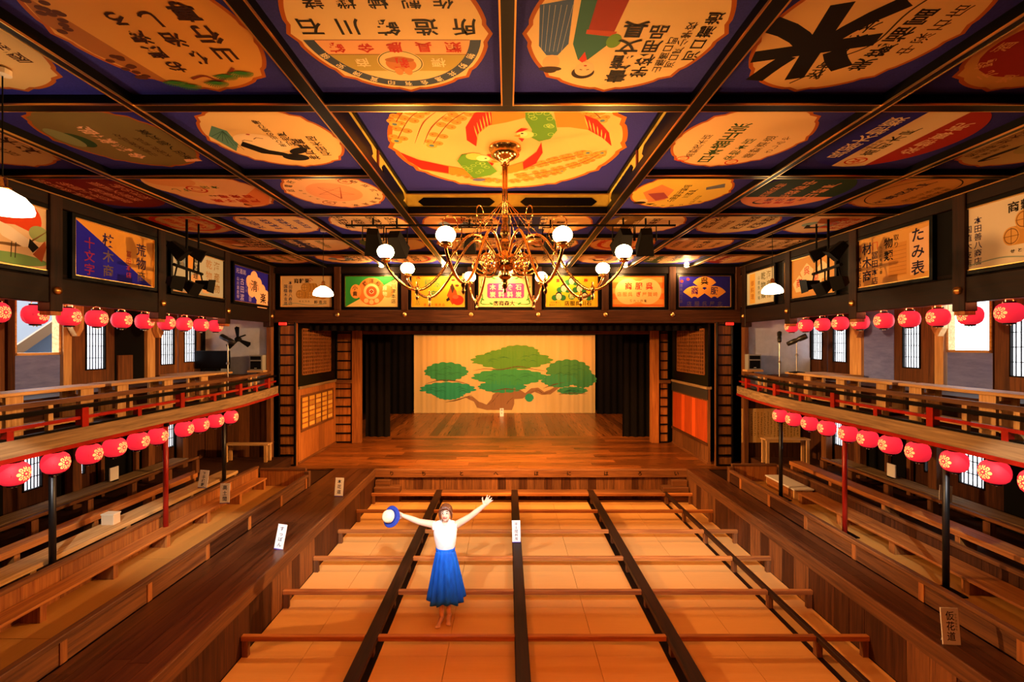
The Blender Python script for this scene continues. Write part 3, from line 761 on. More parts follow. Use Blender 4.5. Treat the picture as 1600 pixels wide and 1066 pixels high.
for pts in ([(130, 455), (250, 425), (380, 430), (500, 460)], [(530, 345), (620, 330), (760, 335), (900, 310), (1020, 330), (1140, 350)], [(660, 520), (800, 495), (930, 510)], [(1110, 490), (1200, 460), (1290, 440)], [(1240, 540), (1340, 530), (1470, 535)], [(300, 605), (400, 585), (520, 545)]):
    A.line('#6a5238', [bq(p[0], p[1]) for p in curve([(x, y, 0) for x, y in pts], 6)], .05, True)
rnd = random.Random(5)
for (cx_, cy_, rx, ry) in ((305, 352, 130, 45), (315, 500, 170, 28), (850, 240, 250, 40), (830, 400, 240, 30), (1320, 340, 120, 55), (1350, 510, 80, 14)):
    for i in range(9):
        u, v = cx_+rnd.uniform(-.8, .8)*rx, cy_+rnd.uniform(-.8, .8)*ry; l = rnd.uniform(25, 60)
        A.line('#2c6a48', [bq(p[0], p[1]) for p in curve([(u-l, v+6, 0), (u-l*.3, v-7, 0), (u+l*.3, v-7, 0), (u+l, v+6, 0)], 4)], .018, True)
P_ = A.shapes
me_ = P_.mesh('painted_pine', [paint(h, .85) for h in A.sm]); bm = bmesh.new(); bm.from_mesh(me_)
for i in range(1, n):                       # cut along the folds of the cloth so that the paint follows them
    x = -BW_/2+BW_*i/n
    bmesh.ops.bisect_plane(bm, geom=list(bm.verts)+list(bm.edges)+list(bm.faces), dist=1e-5, plane_co=(x, 0, 0), plane_no=(1, 0, 0))
for v in bm.verts: v.co = Vector((v.co.x, wav(v.co.x)-.004-v.co.z, v.co.y))
bm.to_mesh(me_); bm.free(); link('painted_pine', me_, bd)
# ------------------------------------------------------------------ painted coffered ceiling
CW = 1.548
XI = [i*CW for i in range(-4, 5)]
YI = [11.4, 9.87, 8.33, 6.79, 5.25, 3.71, 2.17, .63]
ceil_m = MB()
ceil_m.box(-6.0, -CW, -5.0, 11.4, ZC+.09, ZC+.14); ceil_m.box(CW, 6.0, -5.0, 11.4, ZC+.09, ZC+.14)
ceil_m.box(-CW, CW, 6.79, 11.4, ZC+.09, ZC+.14); ceil_m.box(-CW, CW, -5.0, 3.71, ZC+.09, ZC+.14)
ceiling = struct(ceil_m.build('ceiling', BLACKM), 'coffered ceiling of painted advertising panels in black and gold battens')
def batten(ax, c, a, b, w=.09, z0=None, g=.011):
    z0 = ZC-.02 if ax == 'y' else ZC-.016
    if ax == 'y':
        o = bx('batten', c-w/2, c+w/2, a, b, z0, ZC+.1, BLACK, ceiling)
        for e in (-1, 1):
            xx = e*(w/2+g/2-.004); bx('gold_edge', xx-g/2, xx+g/2, -(b-a)/2, (b-a)/2, -(ZC+.1-z0)/2-.003, -(ZC+.1-z0)/2+.012, GOLD, o)
    else:
        o = bx('batten', a, b, c-w/2, c+w/2, z0, ZC+.1, BLACK, ceiling)
        for e in (-1, 1):
            yy = e*(w/2+g/2-.004); bx('gold_edge', -(b-a)/2, (b-a)/2, yy-g/2, yy+g/2, -(ZC+.1-z0)/2-.002, -(ZC+.1-z0)/2+.012, GOLD, o)
for i, x in enumerate(XI):
    x = max(-5.93, min(5.93, x))
    if i == 4: batten('y', x, .63, 3.66); batten('y', x, 6.84, 11.4)
    else: batten('y', x, .63, 11.4, .11 if abs(i-4) == 1 else .07)
for Y in YI[1:]:
    if abs(Y-5.25) < .1: batten('x', Y, -5.92, -CW-.055, .07); batten('x', Y, CW+.055, 5.92, .07)
    else: batten('x', Y, -5.92, 5.92, .10 if Y in (6.79, 3.71) else .07)

CREAM, PALE, OCH = '#e9c586', '#dcc9a0', '#d9a24c'
def halfcirc(R, lo, hi, axis='y', n=26):
    """part of a disc of radius R between two parallel lines"""
    lo, hi = max(lo, -R*.999), min(hi, R*.999); a0, a1 = math.asin(lo/R), math.asin(hi/R); pts = []
    for i in range(n+1): a = a0+(a1-a0)*i/n; pts.append((R*math.cos(a), R*math.sin(a)))
    for i in range(n+1): a = a1+(a0-a1)*i/n; pts.append((-R*math.cos(a), R*math.sin(a)))
    return pts if axis == 'y' else [(y, x) for x, y in pts]
def panel(col, row, fn, ground=CREAM, border='#b05a1c', plainedge=False, label=None):
    """col -4..-1, 1..4; row 0 = nearest the stage"""
    x = (abs(col)-.5)*CW*(1 if col > 0 else -1); y1, y0 = YI[row], YI[row+1]
    a, b = x-CW/2+.03, x+CW/2-.03; a = max(a, -5.9); b = min(b, 5.9)
    h = (y1-y0)/2-.03
    pn = MB().box(-(b-x), -(a-x), -h, h, -.02, 0).build('ceiling_panel', NAVY, ceiling, (x, (y0+y1)/2, ZC+.07), (0, PI, 0))
    if label: pn['label'] = label
    A = Art(); R = .655
    if plainedge: A.ell(ground, 0, 0, R)
    else: A.poly(border, scallop(R*1.035)); A.poly(ground, scallop(R*.99))
    fn(A)
    if abs(col) == 4:      # the outermost medallions are cut by the wall beam
        lim = 5.88-abs(x)
    A.build(pn, .001, 'medallion')
    return pn
K1, K2, RED, DRED, GRN, BLU = '#17100c', '#3a1c10', '#c8321c', '#8a1c14', '#2f5a2c', '#2a2a78'
def pine_twig(A, x, y, s, m=1):
    for i in range(16):
        a = PI*(.08+.84*i/15); A.line('#3f7a34', [(x, y), (x+s*math.cos(a)*m, y+s*.8*math.sin(a))], s*.07, False)
def p_foundry(A):
    A.ring('#3d4a60', 0, 0, .525, .60, 60)
    A.poly('#b9a04a', halfcirc(.525, .21, .40)); A.poly('#f0b078', halfcirc(.525, .06, .21)); A.poly('#e9c586', halfcirc(.60, -.6, .06))
    for y in (.06, .21): A.line('#6a2c14', [(-.52, y), (.52, y)], .006)
    A.ell('#e7c98a', 0, .30, .165, .135); A.ring('#5a5a28', 0, .30, .15, .158, 40, .82)
    A.ell('#c87838', 0, .32, .11, .09); A.ell('#b0642c', 0, .27, .105, .03); A.ell('#d08a48', -.035, .405, .03, .045); A.ell('#d08a48', .035, .405, .03, .045)
    A.ch('新', RED, 0, .305, .12, .03)
    A.ht('商標', '#efd9a0', -.0, .30, .11, 5.0, .012, True)
    A.ht('鋳金農具類', RED, 0, .135, .115, 1.75, .02, True)
    A.ht('石川鋳造所', K1, 0, -.06, .16, 1.55, .02, True)
    A.ht('諸機械製作', K1, 0, -.28, .13, 1.5, .012, True)
    A.arc('領安牌賞印有会進共勢物', '#efdcae', 0, 0, .562, .062, 24, 13.2, .01)
def p_books(A):
    # two children in kimono, school things beside them
    A.poly('#3a5a8c', [(.38, -.3), (.58, -.25), (.56, .12), (.50, .22), (.42, .22), (.36, .10)])
    for i in range(6): A.line('#d9d2c0', [(.38+i*.035, -.25), (.40+i*.028, .18)], .012, True)
    A.ell('#e8b078', .46, .30, .062, .085); A.ell('#3a2418', .46, .375, .085, .03); A.ell('#3a2418', .46, .395, .05, .03)
    A.poly('#2d6a5e', [(.05, -.35), (.34, -.4), (.33, .10), (.27, .27), (.20, .27), (.10, .12)])
    A.poly('#a02a1c', [(.05, -.32), (.24, -.36), (.25, -.02), (.08, .0)]); A.poly('#c24a2a', [(.06, -.02), (.26, -.04), (.26, .0), (.07, .03)])
    A.poly('#c8321c', [(.205, .27), (.235, .18), (.265, .27), (.235, .30)])
    A.ell('#6a9a3a', .06, .07, .05, .07)
    A.ell('#2a1812', .21, .42, .085, .075); A.ell('#efbe88', .205, .375, .072, .085); 
    A.line('#2a1812', [(.17, .38), (.19, .385)], .008); A.line('#2a1812', [(.22, .385), (.24, .38)], .008); A.ell('#b03020', .205, .335, .012, .008)
    A.vt('書籍文具', K1, -.05, .55, .165, 1.02, .02); A.vt('学校用品', K1, -.21, .48, .135, 1.05, .014)
    A.vt('山鹿筒口町', K1, -.33, .42, .075, 1.05, .004); A.vt('河口屋小学校', K1, -.405, .36, .075, 1.05, .004); A.vt('河口瀧造', K1, -.52, .28, .11, 1.1, .012)
def p_rice(A):
    A.ch('米', K1, .22, .12, .78, .045, .25)
    A.line('#3a2a1c', [(p.x, p.y) for p in curve([(.12, .56, 0), (.02, .44, 0), (-.06, .50, 0), (.0, .30, 0), (-.16, .1, 0), (-.14, -.2, 0), (-.22, -.45, 0)], 6)], .014)
    A.vt('佐賀電気水', K1, .0, .50, .12, 1.05, .012, 1, .004); A.vt('美蘇福冨', K1, -.26, .40, .15, 1.05, .02, 1, .004); A.vt('中深石店', K2, -.44, .22, .11, 1.1, .008, 1, .004)
def p_pine(A):
    A.poly('#a8672f', [(.30, .58), (.44, .46), (.58, .2), (.62, -.1), (.52, -.36), (.44, -.1), (.38, .2)])
    for i in range(26):
        a = random.uniform(-.3, .5); A.ell('#5a2c16', .38+.14*random.random()+.06*math.cos(a*4), a, .03, .022)
    A.vt('山行専', K2, -.34, .30, .17, 1.2, .03, 1, .01); A.vt('佐治し', K2, -.10, .32, .15, 1.25, .025, 1, .01); A.vt('お廣海ろ', K2, .12, .42, .14, 1.15, .025, 1, .01)
    A.line('#8a3a1c', [(p.x, p.y) for p in curve([(.1, .50, 0), (-.02, .46, 0), (-.10, .52, 0), (-.22, .44, 0), (-.30, .36, 0)], 5)], .022)
    for q in ((-.18, .44), (-.32, .40), (.26, .52), (.18, .56), (-.06, .52)): pine_twig(A, *q, .10, 1)
def p_fanlady(A):
    A.poly('#5a8a80', [(.60, -.1), (.54, .25), (.42, .08), (.36, -.2), (.44, -.3)])
    for i in range(7): A.line('#2e5a52', [(.40, -.2), (.44+.025*i, .22-.05*i)], .006)
    A.ell('#f0d2a4', .16, .06, .26, .20, rot=-20)
    A.poly('#120c0a', [(.42, .12), (.30, .30), (.12, .36), (.02, .46), (-.06, .40), (.06, .28), (.18, .22), (.34, .02)]); A.ell('#120c0a', -.02, .40, .14, .09)
    A.ell('#120c0a', -.12, .24, .12, .06, rot=30)
    A.line('#5a2a18', [(.24, .02), (.30, -.01), (.34, .01)], .01); A.line('#5a2a18', [(.10, -.04), (.16, -.06), (.2, -.03)], .01); A.ell('#b03020', .20, -.13, .02, .012)
    A.vt('神戸龍館', K1, -.22, .46, .12, 1.05, .014); A.vt('石田木店', K1, -.38, .36, .11, 1.05, .012); A.vt('思ひ出の遊び場', K1, -.02, .14, .075, 1.05, .006, 1, .003); A.vt('利池屋', K1, -.13, .12, .10, 1.05, .01)
def p_sake(A):
    A.vt('高野茂木店', K1, .36, .40, .10, 1.05, .004, 1, .003); A.vt('日本盛正宗', '#2f4a28', .14, .55, .185, .98, .02); A.vt('染物本店', '#2f4a28', -.10, .48, .12, 1.1, .012)
    A.vt('藤野酒造', '#4a3a1c', -.28, .42, .12, 1.1, .008, 1, .004); A.vt('さしみや', '#5a3a1c', -.44, .30, .09, 1.1, .004)
    for x, y in ((.40, .44), (-.18, .53)): A.ring(RED, x, y, .055, .07, 24); A.ch('三', RED, x, y, .09, .01)
def p_bands(A):
    A.poly('#26249a', halfcirc(.66, .17, .7, 'x')); A.poly('#ead2a2', halfcirc(.66, -.2, .17, 'x')); A.poly('#a82a20', halfcirc(.66, -.7, -.2, 'x'))
    A.vt('呉服太物類', '#ead8b8', .33, .42, .18, .98, .012, 1, .004); A.vt('高町木屋', K1, .02, .36, .15, 1.05, .014, 1, .004); A.vt('染物専売', '#eec79a', -.37, .32, .17, 1.0, .014, 1, .004)
    A.ring(RED, 0, .50, .095, .115, 28, .8); A.ch('女', RED, 0, .5, .13, .03); A.vt('山鹿中町', K2, .13, .25, .06, 1.1, .004)
def p_olive(A):
    A.ell('#2d4a2a', .42, .0, .12, .16); A.ell('#8a9060', .50, -.05, .1, .2)
    A.vt('金鶴薬房', '#f0b890', .14, .44, .17, 1.1, .025, 1, .004); A.vt('家伝ノ御丸薬', K1, -.38, .46, .11, 1.05, .012, 1, .004); A.vt('山鹿名産品々', K2, -.06, .38, .085, 1.05, .004, 1, .003); A.vt('大阪屋吉兵', K2, -.20, .40, .085, 1.1, .004, 1, .003)
    A.poly('#f0b890', [(-.28, .53), (-.48, .50), (-.46, .44), (-.30, .46)])
def p_star(A):
    A.ell('#eda274', 0, 0, .36); st = []
    for i in range(5): a = PI/2+i*4*PI/5; st.append((.25*math.cos(a), .25*math.sin(a)))
    A.line('#a8481c', st+[st[0]], .02)
    A.arc('家具建具一式指物井口製作所電話', K1, 0, 0, .56, .10, 100, 18, .012); A.arc('御注文次第調製', K2, 0, 0, .43, .05, -10, 16, .004)
    for a in (60, 235): x, y = .50*math.cos(math.radians(a)), .50*math.sin(math.radians(a)); A.ring('#a8481c', x, y, .075, .09, 24); A.ch('金', '#a8481c', x, y, .09)
def p_candy(A):
    A.poly('#e8874a', [(.0, .6), (-.4, .5), (-.62, .1), (-.6, -.2), (-.3, .1), (-.1, .3)]); A.ell('#e9b57a', .36, -.25, .38, .40); A.ell('#e29a5e', .36, -.42, .3, .2)
    A.ring(RED, .22, -.12, .10, .125, 26); A.ring(RED, .22, -.12, .05, .065, 20); A.ht('すし', '#4a6a34', .44, -.10, .12); A.ht('本店', '#4a6a34', .0, -.2, .11)
    A.ht('菓子問屋', RED, -.02, .34, .15, 1.15, .03, True); A.ht('専売商', RED, -.12, .16, .14, 1.2, .03, True); A.ht('江口商店', K2, .12, .13, .05)
    A.poly('#5a2a1c', [(-.02, .52), (-.12, .60), (-.06, .46)])
def p_redtext(A):
    for i, tx in enumerate(('薬種染料絵具', '西洋小間物', '度量衡器', '諸紙文具類', '和洋砂糖')):
        A.vt(tx, '#e39a78', .42-i*.2, .44-.08*abs(i-2), .15, 1.0, .012, 1, .004)
def p_lady(A):
    A.poly('#d98a54', [(.50, .0), (.30, .42), (.10, .30), (.12, -.1), (.35, -.3)]); A.poly('#a04a54', [(.42, .05), (.22, .34), (.08, .22), (.22, .0)])
    A.ell('#efc79a', .40, .36, .07, .09); A.ell('#1c100c', .42, .43, .09, .06); A.poly('#1c100c', [(.3, .5), (.24, .54), (.18, .46), (.28, .47)])
    A.vt('小間物化粧品', K1, .0, .40, .11, 1.05, .012, 1, .005); A.vt('三桝屋', K1, -.14, .22, .11, 1.1, .012); A.vt('町九日町', '#4a3a14', -.32, .42, .07, 1.1, .004); A.arc('御誂向御好次第', '#5a4a1c', 0, 0, .57, .06, 60, 13)
    A.poly('#6a7080', [(-.3, -.1), (-.5, -.2), (-.44, -.34), (-.26, -.2)])
def p_green(A):
    A.poly('#223a24', halfcirc(.655, -.66, .18)); A.poly('#ec9a68', halfcirc(.655, .18, .66))
    A.vt('呉服染物', '#e3a06c', .36, .20, .13, 1.05, .012); A.vt('足袋商中', '#e3a06c', .05, .26, .17, 1.05, .016, 1, .004); A.vt('山崎屋', '#e3a06c', -.28, .22, .18, 1.1, .018, 1, .004)
    A.ht('富田善吉', '#5a2a6a', -.05, .30, .11, 1.4, .012, True); A.line(K1, [(p.x, p.y) for p in curve([(.30, .28, 0), (.34, .42, 0), (.2, .48, 0), (.08, .40, 0)], 6)], .04, True); A.ht('御履物', RED, -.02, .42, .12, 1.3, .02)
def p_oval(A):
    A.ring('#2a1810', 0, 0, .46, .475, 44, 1.1); A.vt('多喜良海屋', '#2a1d3a', .10, .46, .17, 1.02, .02, 1, .006); A.vt('煙草元売捌', '#5a3418', -.22, .38, .11, 1.1, .006, 1, .004); A.vt('醤油味噌', '#5a3418', -.38, .28, .10, 1.1, .006)
def p_wave(A):
    A.line(K1, [(p.x, p.y) for p in curve([(.05, .40, 0), (.16, .50, 0), (.12, .1, 0), (-.02, -.2, 0)], 7)], .07, True); A.ell('#a89a5c', -.05, .0, .2, .32)
    A.vt('和田屋材木店', K2, .42, .40, .1, 1.08, .006, 1, .004); A.vt('萬履物類', K2, .30, .44, .08, 1.08, .004); A.line('#4a6a5a', [(-.3, -.3), (-.2, .2), (-.32, .4)], .02)
def p_redcircle(A):
    A.ell('#9a2420', .05, .08, .50, .40); A.ell(OCH, .0, -.0, .34, .17); A.arc('清酒醸造元銘酒', '#e0a468', .05, .08, .42, .11, 175, -28, .012)
    A.vt('ひさ', '#3a2014', .30, -.2, .14, 1.1); A.line('#3a2014', [(.1, -.35), (.4, -.3), (.42, -.42)], .02)
def gen(kind, seed):
    def fn(A):
        r = random.Random(seed)
        pool = ['呉服太物商', '荒物金物', '材木商店', '清酒醸造', '和洋菓子', '薬種売薬', '時計眼鏡', '米穀肥料', '旅館御料理', '履物商', '醤油味噌', '陶磁器商', '洋品雑貨', '自転車店']
        c1 = r.choice([K1, K2, RED, GRN, BLU]) if kind != 'dark' else '#dba070'
        if kind == 'two': A.poly(r.choice(['#3c4a24', '#8a2418', '#2c3058', '#6a4a20']), halfcirc(.655, .12, .66, 'x'))
        if kind == 'fig':
            A.ell(r.choice(['#8aa08a', '#c98a54', '#7a8a9a']), .1, .05, .3, .2); A.poly(K1, [(.3, .1), (.2, .34), (-.02, .3), (.05, .15)]); A.ell('#e8b888', .12, .1, .1, .12); A.poly('#a8542c', [(.2, 0), (.34, -.3), (-.1, -.34), (.0, .02)])
        if kind == 'ring': A.ring(RED, 0, 0, .42, .5, 40); A.ell('#e0a25e', 0, 0, .3)
        n = 3 if kind in ('fig', 'two') else 4
        for i in range(n):
            x = (.42-i*.27) if kind not in ('fig',) else (-.1-i*.18)
            col = ('#ecc890' if (kind == 'two' and x > .12) else c1)
            s = r.choice([.20, .16, .13]); A.vt(r.choice(pool)[:4 if s > .15 else 5], col, x, .40-.06*abs(i-1.5), s, 1.05, .02 if s > .15 else .008, 1, .006)
    return fn
S = {(-1, 5): (p_foundry, CREAM), (1, 5): (p_books, CREAM), (2, 5): (p_rice, '#dfb272'), (-2, 5): (p_pine, '#d99a48'), (3, 5): (p_redcircle, '#cf9a54'), (-3, 5): (gen('col', 3), '#d7ae70'),
     (-2, 4): (p_fanlady, '#e6bf80'), (2, 4): (p_sake, '#e4bc84'), (3, 4): (p_bands, '#26249a'), (-3, 4): (p_olive, '#7d6a3c'), (4, 4): (p_wave, '#bda268'), (-4, 4): (gen('col', 8), '#c0a070'),
     (-2, 3): (p_star, '#ecb98a'), (2, 3): (p_lady, '#e3c054'), (3, 3): (p_green, '#ec9a68'), (-3, 3): (p_candy, '#ecb484'), (4, 3): (p_oval, '#d69a50'), (-4, 3): (p_redtext, '#7a1c16'),
     (4, 5): (gen('col', 21), '#c0a070'), (-4, 5): (gen('col', 22), '#c0a070')}
kinds = ['col', 'fig', 'ring', 'two', 'col', 'fig', 'two', 'col']
grounds = ['#e6bf88', '#e2ae74', '#d9a86c', '#e8c896', '#caa468', '#e0b27a']
for row in range(6):
    for ci, col in enumerate((-4, -3, -2, -1, 1, 2, 3, 4)):
        if row in (3, 4) and abs(col) == 1: continue
        if (col, row) in S: fn, g = S[(col, row)]; panel(col, row, fn, g, plainedge=(col, row) in ((3, 4), (-4, 3), (3, 3)))
        else: sd = row*8+ci; panel(col, row, gen(kinds[(sd*5+row) % 8], sd), grounds[(sd*7) % 6], plainedge=False)

# central raised coffer with the two phoenixes
ZP = ZC+.34; OCHM = noisy('coffer_ochre', '#b39a3a', '#cbb04a', (5, 5, 5), .6, .02, 3, .3)
cof = MB().box(-CW, CW, -1.54, 1.54, 0, .03).build('coffer_panel', NAVY, ceiling, (0, 5.25, ZP)); cof['label'] = 'raised centre panel with two red and green phoenixes'
A = Art(); A.poly('#b8641c', scallop(1.40, 12, 12, .05)); A.poly('#e0b870', scallop(1.345, 12, 12, .05))
def ph(u, v):
    """point of the picture of the panel (as seen from the hall) -> panel plane"""
    px, py = 390+u/1.968, 94+v/1.968; Yd = (ZP-CZ)*F/(CY-py); return (-PX(px, Yd), Yd-5.25)
def fp(col, pts): A.poly(col, [ph(*p) for p in pts])
def fl(col, pts, w, taper=True, n=8): A.line(col, [ph(p.x, p.y) for p in curve([(a, b, 0) for a, b in pts], n)], w, taper)
def plume(pts, w, k=9):
    C_ = curve([(a, b, 0) for a, b in pts], 10); n_ = len(C_)
    Q = [Vector(ph(p.x, p.y)) for p in C_]
    for side in (1, -1):
        for i in range(k):
            q = Q[int((n_-1)*(i+.5)/k)]; q2 = Q[min(n_-1, int((n_-1)*(i+.5)/k)+1)]; t_ = (q2-q).normalized() if (q2-q).length > 1e-6 else Vector((1, 0))
            s_ = Vector((-t_.y, t_.x))*side; A.ell('#d9913a', q.x+s_.x*w*.28, q.y+s_.y*w*.28, w*.30, n=12); A.ell('#a8651f', q.x+s_.x*w*.36, q.y+s_.y*w*.36, w*.07, n=8)
    A.line('#8a4a16', [(q.x, q.y) for q in Q], .012); e_ = Q[-1]; A.ell('#e0a040', e_.x, e_.y, w*.34, n=12); A.ell('#54788c', e_.x, e_.y, w*.16, n=10)
# upper bird (nearer the entrance)
plume([(640, 128), (560, 140), (495, 175), (452, 248)], .19); plume([(740, 128), (670, 155), (610, 195), (560, 262)], .19); plume([(600, 120), (540, 128), (480, 150), (446, 196)], .17)
fl('#9a4a1c', [(585, 150), (535, 190), (508, 255)], .016); fl('#9a4a1c', [(610, 160), (560, 205), (535, 258)], .016)
plume([(960, 128), (1020, 145), (1060, 160), (1085, 185)], .17, 6)
fp('#d8862c', [(870, 128), (740, 135), (690, 162), (664, 205), (668, 245), (697, 264), (704, 225), (735, 200), (790, 190), (850, 175)])
fp('#c4281c', [(742, 140), (690, 162), (664, 205), (668, 245), (697, 264), (700, 228), (722, 205), (745, 196)])
fp('#d8862c', [(930, 130), (1000, 155), (1070, 182), (1105, 222), (1113, 263), (1085, 238), (1040, 213), (985, 205), (945, 205)])
fp('#c4281c', [(1030, 167), (1070, 182), (1105, 222), (1113, 263), (1085, 238), (1042, 213)])
for q in range(6): fl('#eebb62', [(735-9*q, 150+10*q), (742-8*q, 196+9*q)], .014); fl('#eebb62', [(1030+13*q, 172+10*q), (1042+10*q, 210+7*q)], .014)
fp('#5f9432', [(845, 130), (905, 128), (940, 185), (946, 215), (925, 241), (890, 249), (864, 236), (868, 212), (848, 180)])
for q in range(12): u_, v_ = 878+random.uniform(-16, 50), 160+random.uniform(0, 70); A.ring('#a6c65a', *ph(u_, v_), .028, .036, 10)
for p_, r_, c_ in (((850, 228), .085, '#ecd27a'), ((838, 226), .06, '#f0dc9a')): A.ell(c_, *ph(*p_), r_)
fp('#c4281c', [(815, 222), (835, 208), (858, 210), (838, 218)]); fp('#d98a24', [(812, 232), (832, 226), (832, 236)]); A.ell(K1, *ph(838, 224), .016, n=8); fp('#c4281c', [(826, 238), (845, 240), (838, 250)])
# lower bird (nearer the stage)
plume([(790, 340), (880, 322), (960, 302), (1040, 284)], .17, 12); plume([(820, 356), (930, 338), (1020, 314), (1084, 284)], .16, 12); plume([(720, 368), (800, 372), (880, 360), (960, 340)], .13, 12); plume([(590, 336), (640, 350), (700, 362), (760, 368)], .12, 9)
fp('#d8862c', [(460, 280), (520, 305), (600, 322), (692, 338), (700, 354), (610, 348), (530, 335), (488, 308)]); fp('#c4281c', [(460, 280), (520, 305), (612, 325), (612, 346), (530, 333), (488, 308)])
fp('#d8862c', [(897, 250), (901, 282), (880, 316), (840, 337), (770, 352), (790, 326), (850, 308), (882, 280)]); fp('#c4281c', [(897, 250), (901, 282), (880, 316), (842, 334), (840, 312), (882, 280)])
fp('#5f9432', [(690, 285), (652, 288), (638, 308), (656, 330), (690, 362), (742, 352), (762, 340), (742, 320), (722, 300)])
for q in range(12): u_, v_ = 680+random.uniform(-20, 50), 305+random.uniform(0, 45); A.ring('#a6c65a', *ph(u_, v_), .03, .038, 10)
A.ell('#c9c25a', *ph(690, 294), .10); A.ell('#f0dc9a', *ph(718, 300), .085)
fp('#c4281c', [(728, 288), (748, 286), (770, 302), (752, 304)]); fp('#d98a24', [(742, 306), (770, 312), (745, 313)]); A.ell(K1, *ph(726, 300), .016, n=8); fp('#c4281c', [(735, 312), (752, 316), (745, 322)]); A.ell('#6a6a9a', *ph(705, 366), .09, .05)
A.shapes.v = [(x, y, z*.2) for x, y, z in A.shapes.v]
pic = A.build(cof, -.002, 'phoenix_medallion')
for o in pic: o.rotation_euler = (0, PI, 0)
for nm, xx in (('left', -CW), ('right', CW)):
    s = 1 if xx < 0 else -1; o = bx('coffer_side', xx-.02, xx+.02, 3.71, 6.79, ZC+.02, ZP, OCHM, ceiling)
    for yy in (-.77, .77):
        MB().prism([(-.58, 0), (-.53, .04), (-.5, .062), (.5, .062), (.53, .04), (.58, 0), (.53, -.04), (.5, -.062), (-.5, -.062), (-.53, -.04)], 0, .012).build('cartouche', BLACK, o, (s*.02, yy, 0), (PI/2, 0, s*PI/2))
    bx('coffer_trim', -.03+s*.02, .03+s*.02, -1.54, 1.54, (ZP-ZC)/2-.05, (ZP-ZC)/2, BLACK, o); bx('coffer_trim', -.012+s*.03, .012+s*.03, -.02, .02, -.14, .14, plain('maroon_line', '#6a2010', .5), o)
for yy in (3.71, 6.79):
    s = 1 if yy < 5 else -1; o = bx('coffer_side', -CW, CW, yy-.02, yy+.02, ZC+.02, ZP, OCHM, ceiling)
    for xx in (-.77, .77):
        MB().prism([(-.58, 0), (-.53, .04), (-.5, .062), (.5, .062), (.53, .04), (.58, 0), (.53, -.04), (.5, -.062), (-.5, -.062), (-.53, -.04)], 0, .012).build('cartouche', BLACK, o, (xx, s*.02, 0), (PI/2, 0, PI if s > 0 else 0))
    bx('coffer_trim', -CW, CW, -.03+s*.02, .03+s*.02, (ZP-ZC)/2-.05, (ZP-ZC)/2, BLACK, o); bx('gold_edge', -CW, CW, -.012+s*.045, .012+s*.045, (ZP-ZC)/2-.064, (ZP-ZC)/2-.05, GOLD, o)
# ------------------------------------------------------------------ sign boards in the friezes
SH = .80
def sign(label, w, loc, rot, ground, fn, h=SH):
    t = thing('sign_board', label, 'sign', loc, rot, 'painted shop sign boards in the friezes')
    mb = MB(); e = .05
    mb.box(-w/2-e, w/2+e, h/2, h/2+e, -.03, .03); mb.box(-w/2-e, w/2+e, -h/2-e, -h/2, -.03, .03); mb.box(-w/2-e, -w/2, -h/2, h/2, -.03, .03); mb.box(w/2, w/2+e, -h/2, h/2, -.03, .03)
    mb.build('frame', BLACK, t)
    mb = MB(); g = .012
    mb.box(-w/2, w/2, h/2-g, h/2, .0, .022); mb.box(-w/2, w/2, -h/2, -h/2+g, .0, .022); mb.box(-w/2, -w/2+g, -h/2, h/2, 0, .022); mb.box(w/2-g, w/2, -h/2, h/2, 0, .022)
    mb.build('gold_edging', GOLD, t)
    bx('board', -w/2, w/2, -h/2, h/2, -.02, 0, paint(ground, .45), t)
    A = Art(); fn(A, w/2, h/2); A.build(t, .0005)
    return t
def fan(A, h, x, y, r, a0=35, a1=145, r0=.25):
    pts = [(x+r*math.cos(math.radians(a0+(a1-a0)*i/14)), y+r*math.sin(math.radians(a0+(a1-a0)*i/14))) for i in range(15)]
    pts += [(x+r*r0*math.cos(math.radians(a1-(a1-a0)*i/8)), y+r*r0*math.sin(math.radians(a1-(a1-a0)*i/8))) for i in range(9)]
    A.poly(h, pts)
def bale(A, x, y, l, r, c1='#c08a3c', c2='#7a5220'):
    A.ell(c1, x+l, y, r*.8, r); A.rect(c1, x, y-r, x+l, y+r); A.ell('#cf9c50', x, y, r*.8, r); A.ring(c2, x, y, r*.62, r*.7, 24, 1.2)
    A.line(c2, [(x-r*.75, y), (x+r*.75, y)], .008); A.line(c2, [(x, y-r*.9), (x, y+r*.9)], .008)
    for k in (.4, .7, 1.0): A.line(c2, [(x+l*k+.3*r, y-r*.95), (x+l*k+.55*r, y), (x+l*k+.3*r, y+r*.95)], .01)
def s_bales(A, w, h, full=False):
    A.ht('栗穀商', K1, -.12 if not full else -.02, h-.13, .13, 1.05, .02, True)
    x0 = -w
    A.vt('本田善八商店', '#23234a', x0+.25, h-.13, .10, 1.03, .012); A.vt('国植木支店', '#23234a', x0+.13, h-.22, .10, 1.08, .012)
    for (x, y) in ((-.18, -.07), (.12, -.07), (-.05, .10)): bale(A, x, y, .26, .11)
    if full: bale(A, .38, -.05, .2, .11); bale(A, .28, .12, .24, .11)
    else: A.ell('#c98a3e', .42, .0, .16, .2); A.ell('#b87830', .42, -.08, .15, .1)
    A.ht('元造卸', K1, .36, -h+.13, .09, 1.3, .01, True); A.ht('せとうち', K1, -.05, -h+.15, .05, 1.5)
    A.line('#b0341c', [(.03, h-.12), (.10, h-.06), (.17, h-.12)], .015); A.ch('合', '#b0341c', .10, h-.13, .06)
    A.line('#8c9a8c', [(p.x, p.y) for p in curve([(-w+.05, -h+.05, 0), (-.3, -h+.10, 0), (.1, -h+.05, 0), (.5, -h+.09, 0)], 5)], .015)
